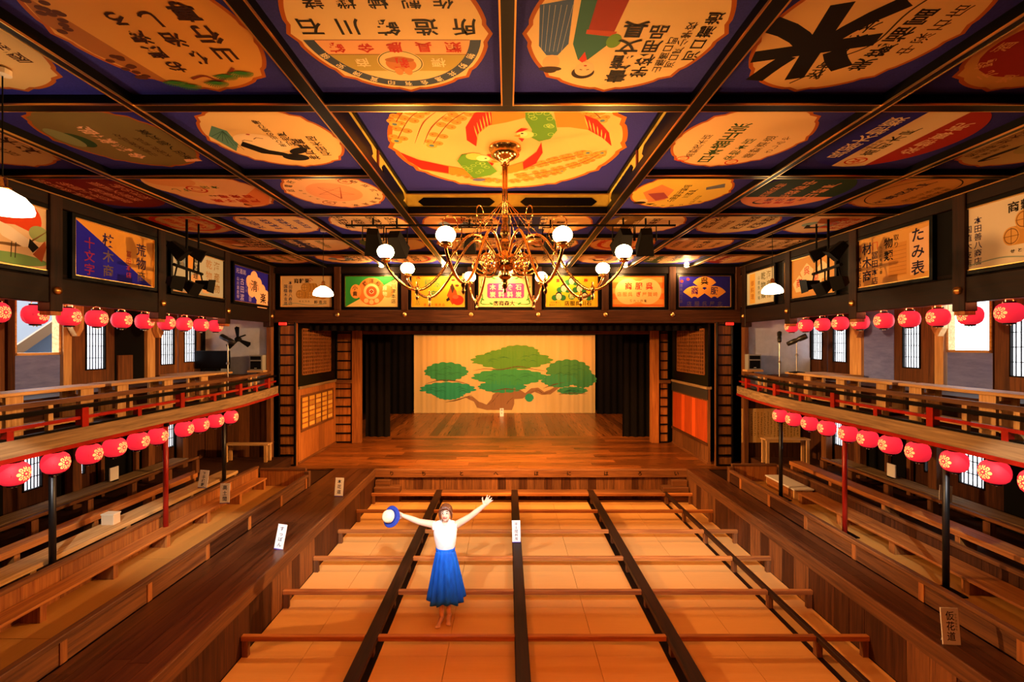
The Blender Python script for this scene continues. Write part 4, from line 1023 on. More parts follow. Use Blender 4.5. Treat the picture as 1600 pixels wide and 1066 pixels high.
def s_rosette(A, w, h):
    A.poly('#2f8a3a', [(-w, h), (w*.75, h), (w, h*.9), (w*.62, h*.55), (-w, -h)][:3]+[(w*.5, h*.25), (-w, -h)]); A.poly('#e8c878', [(w, h*.88), (w, -h), (-w, -h), (-w*.9, -h*.9)])
    A.ell('#e07a34', .0, .0, .35); A.ell('#e89a48', -.40, .0, .14, .18); A.ell('#e89a48', .42, .0, .14, .16)
    A.ell('#edc37a', 0, 0, .20); A.ell('#dc5a28', 0, 0, .135); A.ring('#f0d8a0', 0, 0, .045, .06, 20)
    for i in range(4): a = i*PI/2; A.ell(K1, .035*math.cos(a), .035*math.sin(a), .013)
    for a in (-60, -90, -120): A.ell('#edc37a', .27*math.cos(math.radians(a)), .27*math.sin(math.radians(a)), .06)
    A.vt('小貴', K1, -.42, .16, .13, 1.15, .012); A.arc('縢洋和', K1, 0, 0, .265, .12, 130, -40, .012); A.vt('履物', '#f0d9a0', .34, .14, .12, 1.15, .02); A.vt('の川津本店', K1, .56, .33, .12, 1.08, .006)
def s_peony(A, w, h):
    A.vt('呉服商', '#4f8a4a', .02, .34, .20, 1.12, .008) if False else None
    A.ch('翠', '#4f8a4a', -.02, .20, .22, .008); A.ch('粧', '#4f8a4a', -.26, .22, .20, .004); A.ch('商', '#4f8a4a', -.12, -.08, .24, .008)
    A.vt('合口化粧店', '#6a8a3a', -.52, .36, .13, 1.12, .002); A.poly('#c8321c', [(-.58, .34), (-.50, .38), (-.44, .32)]); A.ht('香水十種商品', '#c8641c', -.10, -h+.06, .075, 1.25, .01)
    A.poly('#a84a1c', [(.22, -.1), (.34, .18), (.46, .02), (.52, -.2), (.36, -.34)]); A.poly('#4a2a1c', [(.30, .12), (.36, .22), (.42, .08), (.36, -.05)]); A.poly('#2a1c18', [(.20, -.2), (.27, -.14), (.30, -.22), (.22, -.26)])
    A.ell('#e9c650', .40, .27, .09, .08); A.ell('#e9c650', .54, .20, .09, .09); A.ell('#6a3418', .38, .29, .05, .03); A.ell('#6a3418', .48, .15, .05, .03)
    A.poly('#e9a04a', [(.48, .0), (.64, .06), (.66, -.2), (.6, -.38), (.54, -.12)]); A.ell('#d2301c', .50, -.22, .15, .13); A.ell('#e85a34', .44, -.14, .08, .05)
def s_fuel(A, w, h):
    A.poly('#b8468c', [(-.46, .17), (-.42, .21), (.44, .21), (.48, .17), (.48, -.13), (.44, -.17), (-.42, -.17), (-.46, -.13)])
    A.ht('木肥食石', '#f2ddb0', .01, .11, .155, 1.42, .022); A.ht('炭料料炭', '#f2ddb0', .01, -.075, .155, 1.42, .022); A.ht('大森商店', K1, -.03, -.30, .135, 1.02, .02, True)
    A.line('#c4281c', [(-.10, .25), (-.01, .36), (.08, .25)], .022); A.ch('コ', '#c4281c', -.01, .265, .075, .03)
    for sx in (-1, 1):
        for pts in ([(.18, .30), (.36, .36), (.56, .34), (.60, .22)], [(.58, .30), (.62, .05), (.58, -.15), (.62, -.3), (.44, -.33), (.24, -.28)]):
            A.line('#3f8a34', [(p.x, p.y) for p in curve([(sx*a, b, 0) for a, b in pts], 6)], .035, True)
        for x, y in ((.30, .34), (.60, .1), (.58, -.2), (.36, -.31)): A.ell('#3f8a34', sx*x, y, .05, .022, rot=30*sx)
def s_okame(A, w, h):
    for (x, y) in ((0, .26), (-.20, .07), (.20, .07), (-.33, -.13), (.33, -.13)):
        A.ell('#2f6a34', x-.10, y-.03, .085, .075); A.ell('#2f6a34', x+.10, y-.03, .085, .075); A.ell('#1a1412', x, y+.03, .085, .09); A.ell('#efc99a', x, y, .07, .085)
        A.line('#5a3020', [(x-.04, y+.01), (x-.015, y+.015)], .006); A.line('#5a3020', [(x+.015, y+.015), (x+.04, y+.01)], .006); A.ell('#c03a24', x, y-.04, .012, .008, 8)
    A.ell('#3f7a34', 0, -.12, .09); A.ch('松', '#f0d890', 0, -.12, .13, .012); A.ht('賣', RED, -.35, .28, .1, 1, .03); A.ht('雄', RED, .36, .28, .1, 1, .03)
    A.ht('石川呉服店', K1, .16, -.30, .13, 1.08, .012, True); A.ht('（石川愛人）', '#6a5020', -.42, -.28, .055); A.ht('電話四十八番', '#6a5020', -.42, -.345, .05)
def s_peanut(A, w, h):
    for y in (.3, .02, -.26): A.rect('#e8903c', -w, y-.07, w, y+.06)
    A.ell('#f0bc72', -.25, 0, .34, .33); A.ell('#f0bc72', .25, 0, .34, .33); A.rect('#f0bc72', -.2, -.27, .2, .27)
    A.ht('呉服商', RED, .02, .14, .19, 1.4, .025, True); A.ht('崎賀屋', '#c86a20', .30, -.07, .12, 1.15, .01, True); A.ht('呉服店', '#c86a20', -.34, -.07, .12, 1.15, .01, True); A.ch('ぎ', RED, .01, -.07, .13, .03); A.ht('電四一六番', K2, 0, -.24, .07, 1.3, .01, True)
def s_fans(A, w, h):
    for x, y in ((0, .02), (-.25, -.22), (.25, -.22)): fan(A, '#e8963c', x, y, .36)
    A.ch('呉', K1, 0, .27, .2, .02); A.ch('商', '#4a145a', -.25, .02, .2, .02); A.ch('服', '#2a144a', .25, .02, .2, .02)
    A.ht('北屋呉服店', '#5c4a5c', .0, -.31, .13, 1.5, .008, True); A.vt('清水九三商', '#5c4a6c', -.60, .2, .09, 1.15, .006)
    for x, y in ((-.58, .26), (-.42, .31)): A.ell(RED, x, y, .045, .04, 5)
def blossom(A, h, x, y, r):
    for i in range(5): a = PI/2+i*2*PI/5; A.ell(h, x+r*.55*math.cos(a), y+r*.55*math.sin(a), r*.46)
    A.ell(h, x, y, r*.4)
def s_blossom(A, w, h):
    blossom(A, '#efb48a', .06, .04, .33); blossom(A, '#efb48a', .40, -.22, .32); A.vt('清', K1, .06, .16, .28, 1, .012); A.vt('楽', K1, .44, -.10, .26, 1, .02)
    A.ht('銘酒元', '#a99ad0', -.46, .28, .12, 1.1, .01, True); A.vt('古田渡', '#a99ad0', -.42, .14, .16, 1.1, .01); A.vt('山鹿名産', '#7a6ab0', -.26, .14, .07, 1.1); A.vt('山川酒造場', '#a99ad0', -.58, .15, .09, 1.1); A.vt('醸造', '#a8643c', -.10, .08, .07); A.vt('元祖', '#a8643c', .22, .08, .07); A.rect('#7a6ab0', -.16, -.36, -.06, -.24)
def s_brown(A, w, h):
    A.vt('海産物', '#9a7a48', .50, .34, .2, 1.12, .012); A.vt('乾物類', '#b08a5c', .26, .34, .19, 1.2, .012); blossom(A, '#e0b482', -.1, -.12, .15); blossom(A, '#e0b482', .16, -.24, .12); A.rect('#d99a48', -.36, .02, -.16, .36); A.vt('御料理', K1, -.12, .34, .14, 1.1, .014); A.vt('鮮魚', '#7a6a50', -.46, .3, .12)
    A.rect('#8aa0b0', -.46, .02, -.37, .36); A.vt('酒精', '#3a4a4a', -.56, .3, .12)
def s_diag(A, w, h):
    A.poly('#1f1cc0', [(-w, h), (w, -h), (-w, -h)]); A.vt('枝', '#241c58', -.16, .30, .20, 1, .02); A.vt('木商', '#6a5a5c', -.16, .06, .19, 1.15, .012); A.vt('荒物', '#3a2a4c', .44, .28, .20, 1.1, .02); A.vt('商', '#6a5440', .44, -.16, .18, 1, .01)
    A.vt('冨田本店', '#b03a34', .20, .12, .10, 1.1, .012) ; A.vt('十文字', '#8a2444', -.46, .18, .17, 1.1, .01)
def s_crane(A, w, h):
    def o(x, y): return (.30+x*.92, y)
    A.ell('#e04a20', *o(.10, .20), .31, .25); A.poly('#ecd2b0', [o(*p) for p in ((-.3, .05), (.1, .10), (.5, .0), (.3, -.1), (-.2, -.05))])
    A.ell('#9ab078', *o(.40, .05), .12, .10); A.ell('#7aa868', *o(.1, -.31), .38, .07); A.ell('#8ab078', *o(-.45, -.2), .2, .08)
    A.line('#7a5a34', [o(p.x, p.y) for p in curve([(-.5, -.25, 0), (-.1, -.16, 0), (.2, -.12, 0), (.5, .10, 0)], 6)], .04, True); A.poly('#a8502c', [o(*p) for p in ((.32, -.22), (.48, -.02), (.5, -.1), (.44, -.30))])
    A.poly('#f6ebdc', [o(*p) for p in ((-.16, .12), (.04, .07), (.30, -.06), (.36, -.12), (.20, -.15), (-.04, -.07), (-.14, .02))]); A.poly('#16120f', [o(*p) for p in ((.28, -.03), (.40, -.12), (.32, -.20), (.26, -.14))])
    A.line('#2a2420', [o(p.x, p.y) for p in curve([(-.12, .06, 0), (-.18, .16, 0), (-.13, .26, 0), (-.19, .30, 0)], 6)], .035); A.ell('#16120f', *o(-.20, .30), .035, .025); A.line('#16120f', [o(-.23, .30), o(-.30, .27)], .012)
    for dx in (0, .05): A.line('#3a2f28', [o(.06+dx, -.11), o(.05+dx, -.30)], .01)
def s_sea(A, w, h):
    A.vt('海産物', '#6a5a2c', .5, .34, .19, 1.15, .008); A.vt('乾物類', '#5a5a3c', .28, .34, .19, 1.15, .012); A.vt('山鹿魚市場', '#4a5a4c', .10, .28, .1, 1.2, .006); A.rect('#d9a84c', -.30, -.36, -.06, .36); A.vt('御料理', '#a8641c', -.18, .2, .14, 1.15, .012); A.vt('卸小売共', '#4a5a6c', -.50, .12, .09, 1.1, .004)
def s_fans2(A, w, h):
    for x, y in ((-.05, .05), (-.28, -.16), (.2, -.14), (.40, .02)): A.poly('#ecd2a0', [(x, y+.22), (x+.2, y+.06), (x+.1, y-.12), (x-.1, y-.12), (x-.2, y+.06)])
    A.ch('呉', RED, -.05, .12, .18, .01); A.ch('商', RED, -.28, -.1, .2, .012); A.ch('服', RED, .2, -.08, .18, .01)
def s_tatami(A, w, h):
    A.poly('#e2b486', [(.38, .30), (w-.04, .33), (w-.04, -.30), (.40, -.33)]); A.rect('#c98a3c', .02, -.30, .34, .2)
    for i in range(8): A.line('#8a5a24', [(.03, -.28+i*.06), (.33, -.28+i*.06)], .005)
    A.vt('たみ表', '#1c1a3a', .52, .36, .22, 1.1, .016); A.vt('取り', K1, .16, .34, .10, 1.1, .006); A.vt('物類', K1, .02, .32, .17, 1.15, .02); A.vt('九日町電話七番', K1, -.12, .22, .06, 1.08, .004)
    A.vt('冨田本店', '#1c1a3a', -.24, .16, .13, 1.05, .012); A.vt('材木商', '#1c1a3a', -.40, .33, .2, 1.12, .016); A.vt('冨田支店', '#1c1a3a', -.57, .12, .12, 1.05, .01); A.line(RED, [(-.28, .18), (-.28, .30), (-.19, .30), (-.19, .18)], .014); A.line(RED, [(-.62, .2), (-.62, .3), (-.52, .3), (-.52, .2)], .014)
ZM = (SIGNZ0+SIGNZ1)/2
far = [('cream sign with rice bales above the stage, first from the left', 437, 519, '#dcbc8a', s_bales),
       ('green and yellow sign with orange rosette above the stage, second from the left', 538, 622, '#e8c878', s_rosette),
       ('yellow sign with green characters and red flowers above the stage', 642, 727, '#ecb22c', s_peony),
       ('cream sign with purple panel of white characters above the stage centre', 747, 832, '#eccf8a', s_fuel),
       ('yellow sign with five green hooded faces above the stage', 852, 935, '#e8b828', s_okame),
       ('orange striped sign with pale gourd shape above the stage', 956, 1039, '#dc6a24', s_peanut),
       ('navy sign with three orange fans above the stage, first from the right', 1060, 1143, '#221c80', s_fans)]
for lb, a, b, g, fn in far:
    x0, x1 = PX(a, 11.4), PX(b, 11.4); sign(lb, x1-x0-.02, ((x0+x1)/2, 11.425, ZM), (PI/2, 0, 0), g, fn)
XS = 5.945
def ys(px): return XS*F/abs(px-CX)
left = [('painting of a white crane and red sun on the left frieze', ys(-190), ys(75), '#e2c49c', s_crane), ('blue and gold diagonal sign on the left frieze', ys(115), ys(240), '#d99a3c', s_diag),
        ('pale grey sign with brown characters behind the left lighting rig', ys(268), ys(350), '#b9bdb0', s_brown), ('navy sign with pale cherry blossoms on the left frieze next to the stage', ys(365), ys(421), '#211c9a', s_blossom)]
for lb, a, b, g, fn in left: sign(lb, b-a, (-XS, (a+b)/2, ZM), (PI/2, 0, PI/2), g, fn)
right = [('cream sign with rice bales on the right frieze, nearest the camera', ys(1760), ys(1497), '#d3c5ac', lambda A, w, h: s_bales(A, w, h, True)), ('ochre sign with three columns of dark calligraphy on the right frieze', ys(1455), ys(1331), '#d29a4c', s_tatami),
         ('ochre sign with pale diamonds behind the right lighting rig', ys(1306), ys(1227), '#cf9a50', s_fans2), ('pale grey sign with thin columns of writing on the right frieze next to the stage', ys(1211), ys(1157), '#c3c2a8', s_sea)]
for lb, a, b, g, fn in right: sign(lb, b-a, (XS, (a+b)/2, ZM), (PI/2, 0, -PI/2), g, fn)

# ------------------------------------------------------------------ red paper lanterns
def lantern_mat():
    m, nt, b = newmat('lantern_paper'); N, L = nt.nodes.new, nt.links.new
    b.inputs['Base Color'].default_value = (.55, .012, .02, 1); b.inputs['Roughness'].default_value = .6
    tc = N('ShaderNodeTexCoord'); wv = N('ShaderNodeTexWave'); wv.bands_direction = 'Z'; wv.inputs['Scale'].default_value = 28; wv.inputs['Distortion'].default_value = 0
    L(tc.outputs['Object'], wv.inputs['Vector']); bp = N('ShaderNodeBump'); bp.inputs['Strength'].default_value = .25; bp.inputs['Distance'].default_value = .004
    L(wv.outputs[0], bp.inputs['Height']); L(bp.outputs[0], b.inputs['Normal'])
    sx = N('ShaderNodeSeparateXYZ'); L(tc.outputs['Object'], sx.inputs[0]); mr = N('ShaderNodeMapRange')
    for k_, v_ in (('From Min', -.12), ('From Max', .10), ('To Min', .45), ('To Max', .95)): mr.inputs[k_].default_value = v_
    L(sx.outputs['Z'], mr.inputs['Value']); L(mr.outputs[0], b.inputs['Emission Strength'])
    b.inputs['Emission Color'].default_value = (.95, .022, .045, 1)
    return m
LANT = lantern_mat(); CREST = plain('lantern_crest', '#f0b860', .6, emit=(1, .48, .16), estr=.75)
LBULB = plain('lantern_bulb', '#ffd0a0', .5, emit=(1, .6, .3), estr=3.0)
def make_lantern():
    t = link('paper_lantern', None); R = .135
    prof = [(.055, -.124), (.088, -.112), (.117, -.083), (.132, -.040), (.136, 0), (.132, .040), (.117, .083), (.088, .112), (.055, .124)]
    MB().lathe(prof, 20).build('paper_shade', LANT, t, smooth=True)
    MB().lathe([(.055, .120), (.06, .120), (.06, .142), (.05, .142), (.05, .120)], 16).build('top_ring', BLACK, t); MB().lathe([(0, -.142), (.045, -.142), (.06, -.140), (.058, -.120)], 16).build('bottom_ring', BLACK, t)
    # blossom crest printed on the shade, facing the hall and the entrance side
    for a0 in (0.0, PI):
        mb = MB()
        def on(u, v):
            rr = R*math.sqrt(max(.01, 1-(v/.155)**2))*1.012; a = a0+u/R; return (rr*math.cos(a), rr*math.sin(a), v)
        for i in range(8):
            an = 2*PI*i/8; c = (.064*math.cos(an), .064*math.sin(an))
            pts = [on(c[0]+.020*math.cos(q*PI/4), c[1]+.020*math.sin(q*PI/4)) for q in range(8)]; mb.add(pts, [tuple(range(8))])
            pts = [on(.037*math.cos(an+.39)+.011*math.cos(q*PI/3), .037*math.sin(an+.39)+.011*math.sin(q*PI/3)) for q in range(6)]; mb.add(pts, [tuple(range(6))])
        mb.add([on(.012*math.cos(q*PI/4), .012*math.sin(q*PI/4)) for q in range(8)], [tuple(range(8))]); mb.build('crest', CREST, t)
    MB().tube([(.1355*math.cos(-.9)*math.cos(q)/1, .1355*math.sin(-.9)*math.cos(q), .12*math.sin(q)) for q in (-1.1, -.7, -.35, 0, .35, .7, 1.1)], .0018, 5).build('seam', plain('lantern_seam', '#5a0a10', .7), t)
    MB().tube([(-.055, 0, .13), (-.05, 0, .165), (-.02, 0, .185), (.02, 0, .185), (.05, 0, .165), (.055, 0, .13)], .004, 6).build('handle', GOLD, t)
    mb = MB(); mb.tube([(0, -.02, -.135), (0, -.02, -.155)], .009, 6); mb.tube([(0, .02, -.135), (0, .02, -.155)], .009, 6); mb.build('foot_pegs', plain('peg_white', '#e8ddd0', .5), t)
    l = bpy.data.lights.new('lantern_bulb', 'POINT'); l.energy = 9.0; l.color = (1, .24, .08); l.shadow_soft_size = .03
    link('lantern_bulb', l, t, (0, 0, .15))
    return t
proto = make_lantern(); first = [True]
def put_lantern(x, y, z, rz, label, grp):
    if first[0]: o = proto; first[0] = False
    else: o = copy_tree(proto)
    o.location = (x, y, z); o.rotation_euler = (0, 0, rz); tag(o, label, 'lantern', grp)
def row(xs, X, zrel, s, where, grp):
    ys_ = sorted([abs(X)*F/abs(px-CX) for px in xs], reverse=True)
    for i, y in enumerate(ys_):
        put_lantern(X, y, CZ+zrel, PI/2*0 if s < 0 else PI, f'{ORD[i]} red paper lantern from the stage in the {where}', grp)
# crest a0=-90 deg looks at the camera, a0=0 looks along +x (turned by pi on the right side)
row((-8, 55, 108, 151, 190, 226, 260, 288, 314, 337), -6.20, .386, -1, 'upper left row under the frieze', 'upper left lanterns')
row((1237, 1259, 1285, 1313, 1344, 1381, 1421, 1466, 1516, 1577), 6.20, .386, 1, 'upper right row under the frieze', 'upper right lanterns')
row((22, 87, 140, 179, 216, 247, 288, 313, 337, 360), -5.45, -1.43, -1, 'lower left row under the balcony', 'lower left lanterns')
row((1219, 1240, 1265, 1292, 1325, 1356, 1391, 1434, 1491, 1554, 1620), 5.45, -1.43, 1, 'lower right row under the balcony', 'lower right lanterns')

# ------------------------------------------------------------------ poles under the balcony edge
def pole(x, y, zb, zt, mat, label, foot):
    t = thing('balcony_pole', label, 'pole', (x, y, zb))
    mb = MB(); mb.lathe([(.036, 0), (.036, zt-zb)], 12); mb.build('shaft', mat, t, smooth=True)
    if foot: bx('foot_plate', -.14, .14, -.14, .14, 0, .02, BLACK, t, .004)
    mb = MB(); mb.lathe([(.045, .0), (.045, .05)], 12, 0, (0, 0, zt-zb-.05)); mb.build('collar', BLACK, t)
POLEB = plain('pole_black', '#14100e', .4); POLER = plain('pole_red', '#9c1a10', .35)
pole(-5.525, 5.525*F/711, .98, 2.54, POLEB, 'black metal pole at the left, farthest from the stage', False)
pole(-5.36, 5.36*F/534, .98, 2.60, POLER, 'red metal pole under the left balcony', False)
pole(-5.525, 5.525*F/443, .98, 2.54, POLEB, 'black metal pole at the left, nearest the stage', False)
pole(5.46, 5.46*F/427, .75, 2.57, POLEB, 'black metal pole at the right, nearest the stage', True)
pole(5.46, 5.46*F/527, .75, 2.57, POLER, 'red metal pole under the right balcony', True)
pole(5.46, 5.46*F/685, .75, 2.57, POLEB, 'black metal pole at the right, beside the standing card', True)

# ------------------------------------------------------------------ standing name cards
def card(label, px, pyb, z, hpx, wpx, txt, yaw=0, tilt=-12, lean=0, ruby=None, purple=True, dy=0):
    Y = F*(CZ-z)/(pyb-CY)+dy; x = PX(px, Y); w = wpx/F*Y; h = hpx/F*Y*.98
    t = thing('name_card', label, 'card', (x, Y, z+.002), (math.radians(tilt), math.radians(lean), math.radians(yaw)), 'white standing cards')
    bx('board', -w/2, w/2, -.004, .004, .0, h, WHITEC, t)
    if purple: bx('purple_foot', -w/2, w/2, -.006, .006, 0, h*.035, PURPLE, t)
    A = Art(); n = len(txt); s = min(w*.5, h*.8/n); A.vt(txt, '#23284a', 0, h*.5-h*.08, s, (h*.84)/(n*s) if n > 1 else 1, .012)
    if ruby: A.vt(ruby, '#6a6a70', w*.32, h*.36, s*.28, 1.1)
    A.txt.build('lettering', [paint('#23284a' if q == '#23284a' else q) for q in A.tm], t, (0, -.0045, h/2), (PI/2, 0, 0))
    mb = MB(); mb.add([(-w*.2, .004, h*.5), (w*.2, .004, h*.5), (w*.2, h*.22, 0), (-w*.2, h*.22, 0), (-w*.2, .007, h*.5), (w*.2, .007, h*.5), (w*.2, h*.22+.003, 0), (-w*.2, h*.22+.003, 0)], [(0, 3, 2, 1), (4, 5, 6, 7), (0, 1, 5, 4), (1, 2, 6, 5), (2, 3, 7, 6), (3, 0, 4, 7)]); mb.build('back_strut', WHITEC, t)
card('white card reading the side gallery name on the left bench', 316, 763, 1.22, 28, 14, '下手桟敷', 0, -6, 5)
card('white card on the left low bench beside the black pole', 351, 787, .98, 31, 15, '高土間', 0, -6, -2)
card('white card standing on the wide walkway near the stage', 529, 776, ZS, 29, 13, '本花道', 0, -6, 2)
card('white card standing on the wide walkway, nearer the camera', 435, 859, ZS, 39, 14, 'すっぽん', 0, -6, 8)
card('white card standing on the centre plank of the tatami pit', 807, 848, .262, 34, 13, '平土間桝席', 0, -6, -1)
card('small white card standing at the foot of the pine backdrop', 784, 651, ZS, 13, 6, '回り', 0, -4, 0, None, False)
card('large white card standing on the narrow right walkway', 1487, 1008, ZS, 55, 28, '仮花道', 0, -8, 3, 'かりはなみち', False)
card('white card on the right gallery bench behind the black pole', 1477, 789, 1.26, 30, 20, '上手桟敷', 0, -6, 8, None, False)
# ------------------------------------------------------------------ chandelier
GLASS = plain('opal_globe', '#fff2dc', .3, emit=GLOBE_C, estr=GLOBE_L)
def globe_mat():
    """opal glass glowing white at its core: emission with the lamp colour"""
    m, nt, b = newmat('opal_globe_lit')
    b.inputs['Base Color'].default_value = (1, .9, .75, 1); b.inputs['Emission Color'].default_value = (*GLOBE_C, 1); b.inputs['Emission Strength'].default_value = GLOBE_L
    return m
GLOBE = globe_mat()
CHZ = CZ+.95
ch = thing('chandelier', 'large brass chandelier with eight glowing globes under the phoenix panel', 'chandelier', (-.03, 5.25, CHZ))
MB().lathe([(0, 1.36), (.19, 1.36), (.19, 1.33), (.14, 1.31), (.17, 1.27), (.10, 1.22), (.05, 1.19), (.05, 1.15), (0, 1.15)], 20).build('ceiling_rose', BRASS, ch, smooth=True)
mb = MB()
for k in range(4): a = k*PI/2; mb.tube([(.022*math.cos(a), .022*math.sin(a), 1.2), (.022*math.cos(a), .022*math.sin(a), .52)], .011, 8)
mb.build('stem', BRASS, ch, smooth=True)
MB().lathe([(0, .56), (.035, .55), (.045, .52), (.03, .48), (.05, .40), (.06, .34), (.035, .30), (.06, .26), (.075, .20), (.05, .14), (.10, .10), (.135, .04), (.14, -.02), (.10, -.07), (.06, -.10), (.085, -.14), (.06, -.18), (.03, -.20), (.045, -.24), (.03, -.28), (.012, -.31), (.02, -.33), (0, -.36)], 20).build('body', BRASS, ch, smooth=True)
arm_pts = [(.09, .02), (.15, .14), (.28, .28), (.44, .28), (.60, .10), (.78, -.18), (.95, -.34), (1.10, -.35), (1.24, -.26), (1.33, -.15), (1.36, -.08)]
def arm_mesh():
    mb = MB(); mb.tube([(p.x, p.y, p.z) for p in curve([(r, 0, z) for r, z in arm_pts], 6)], .016, 8); return mb.mesh('arm', BRASS, True)
def cup_mesh():
    mb = MB(); mb.lathe([(.012, -.10), (.02, -.08), (.05, -.075), (.055, -.065), (.03, -.06), (.04, -.05), (.055, -.04)], 14, 0, (1.36, 0, 0)); return mb.mesh('cup', BRASS, True)
def globe_mesh():
    mb = MB(); mb.ball((1.36, 0, .025), .088, .088, .076, 18); return mb.mesh('globe', GLOBE, True)
def fin_mesh():
    mb = MB(); mb.lathe([(0, .09), (.012, .08), (.01, .05), (.024, .03), (.024, -.03), (.01, -.05), (.018, -.07), (.018, -.09), (0, -.12)], 10, 0, (1.03, 0, -.36)); return mb.mesh('drop_finial', BRASS, True)
def scroll_mesh():
    mb = MB(); pts = []
    for i in range(36):
        t = i/35; a = 2.2*2*PI*t+PI; r = .13*(1-.78*t); pts.append((.27+r*math.cos(a), 0, -.02+r*math.sin(a)))
    mb.tube([(.10, 0, -.04), (.12, 0, -.03)]+pts, .010, 7); return mb.mesh('scroll', BRASS, True)
def hoop_mesh():
    mb = MB(); mb.tube([(.66+.085*math.cos(2*PI*i/20), 0, .40+.085*math.sin(2*PI*i/20)) for i in range(20)], .0055, 6, closed=True)
    mb.tube([(.66, 0, .315), (.63, 0, .08)], .0055, 6); return mb.mesh('hoop', BRASS, True)
def stay_mesh():
    mb = MB(); mb.tube([(.03, 0, .72), (.42, 0, .29)], .004, 5); return mb.mesh('stay_wire', BRASS, True)
AM, CM, GM, FM, SM, HM, TM = arm_mesh(), cup_mesh(), globe_mesh(), fin_mesh(), scroll_mesh(), hoop_mesh(), stay_mesh()
for k in range(8):
    a = (k+.5)*PI/4; a2 = k*PI/4
    ar = link('arm', AM, ch, (0, 0, 0), (0, 0, a))
    for nm, me in (('cup', CM), ('globe', GM), ('drop_finial', FM)): link(nm, me, ar)
    link('scroll', SM, ch, (0, 0, 0), (0, 0, a2)); link('hoop', HM, ch, (0, 0, 0), (0, 0, a)); link('stay_wire', TM, ch, (0, 0, 0), (0, 0, a))

# ------------------------------------------------------------------ pendant lamps
PEND = plain('pendant_glass', '#fff6ea', .3, emit=(1, .74, .42), estr=16)
def pendant(label, x, y, z, r=.17):
    t = thing('pendant_lamp', label, 'lamp', (x, y, z), None, 'white glass pendant lamps'); top = ZC-z+.055
    MB().lathe([(0, .02), (r*.75, .0), (r*.98, .012), (r, .035), (r*.93, .08), (r*.7, .13), (r*.4, .16), (.045, .175), (0, .175)], 24).build('glass_shade', PEND, t, smooth=True)
    MB().lathe([(.05, .17), (.05, .19), (.03, .20), (.03, .25), (.012, .27), (0, .27)], 12).build('brass_holder', BRASS, t, smooth=True)
    MB().tube([(0, 0, .26), (0, 0, top)], .005, 6).build('cord', BLACKM, t); MB().lathe([(0, top-.05), (.05, top-.04), (.05, top), (0, top)], 12).build('ceiling_cap', plain('cap_white', '#d8c8b0', .5), t)
pendant('glowing white glass pendant lamp hanging at the left edge, nearest the camera', -3.72, 3.30, PZ(333, 3.30))
pendant('glowing white glass pendant lamp in front of the rice bale sign', -3.25, 7.9, PZ(463, 7.9))
pendant('glowing white glass pendant lamp hanging at the right above the gallery', 4.67, 7.9, PZ(459, 7.9))

pendant('white glass pendant lamp above the rear gallery, left', -3.72, -1.4, 4.9)  # added pair out of view, brightening the hall from the front
pendant('white glass pendant lamp above the rear gallery, right', 3.72, -1.4, 4.9)
# ------------------------------------------------------------------ stage lights
def spot_body(mb, M, s=1.0):
    def T(p): return M @ Vector(p)
    a, b = .085*s, .14*s
    lo = [T((-b, -b, -.2*s)), T((b, -b, -.2*s)), T((b, b, -.2*s)), T((-b, b, -.2*s))]; hi = [T((-a, -a, .18*s)), T((a, -a, .18*s)), T((a, a, .18*s)), T((-a, a, .18*s))]
    mb.hexa(lo, hi)
def lens_light(parent, loc, target, watt, col, size=1.0, blend=.4, radius=.07):
    l = bpy.data.lights.new('stage_lamp', 'SPOT'); l.energy = watt; l.color = col; l.spot_size = size; l.spot_blend = blend; l.shadow_soft_size = radius
    o = bpy.data.objects.new('stage_lamp', l); COL.objects.link(o); o.parent = parent
    pl = Vector(parent.location); o.location = loc; d = Vector(target)-(pl+Vector(loc)); o.rotation_euler = d.to_track_quat('-Z', 'Y').to_euler(); return o
def spotlight(label, x, y, z, target, watt, col, s=1.0, size=1.0, blend=.4):
    t = thing('stage_spotlight', label, 'spotlight', (x, y, z), None, 'black spotlights hung from the ceiling')
    d = (Vector(target)-Vector((x, y, z))).normalized(); Q = d.to_track_quat('-Z', 'Y').to_matrix().to_4x4()
    mb = MB(); spot_body(mb, Q, s); mb.build('housing', BLACKM, t)
    mb = MB(); w = .17*s
    mb.tube([(-w, 0, 0), (-w, 0, .24), (w, 0, .24), (w, 0, 0)], .012, 6); mb.tube([(0, 0, .24), (0, 0, ZC-z+.055)], .016, 6); mb.build('yoke', BLACKM, t)
    p = Q @ Vector((0, 0, -.203*s)); mb = MB(); mb.lathe([(0, 0), (.10*s, 0)], 16, 0, p, Q.to_3x3()); mb.build('lens', plain('spot_lens', '#fff0d0', .2, emit=SPOT_C, estr=14), t)
    if watt: lens_light(t, tuple(Q @ Vector((0, 0, -.23*s))), target, watt, col, size, blend)
    return t
spotlight('outer black spotlight of the left hanging pair', -2.16, 7.2, CZ+1.66, (-3.2, 12.4, .8), SPOT_W, SPOT_C, 1.0, .85, .5)
spotlight('inner black spotlight of the left hanging pair', -1.78, 7.2, CZ+1.62, (-1.2, 12.9, .8), SPOT_W, SPOT_C, 1.0, .85, .5)
spotlight('inner black spotlight of the right hanging pair', 1.86, 7.2, CZ+1.66, (1.2, 12.9, .8), SPOT_W, SPOT_C, 1.0, .85, .5)
spotlight('outer black spotlight of the right hanging pair', 2.22, 7.2, CZ+1.66, (3.2, 12.4, .8), SPOT_W, SPOT_C, 1.0, .85, .5)
spotlight('small black spotlight behind the chandelier, right of its stem', .70, 7.3, CZ+1.66, (.6, 12.6, ZS), SPOT_W*.9, (1.0, .50, .16), .75, .9, .6)
spotlight('small black spotlight behind the chandelier, left of its stem', -.62, 7.3, CZ+1.66, (-.9, 12.6, ZS), SPOT_W*.9, (1.0, .50, .16), .75, .9, .6)
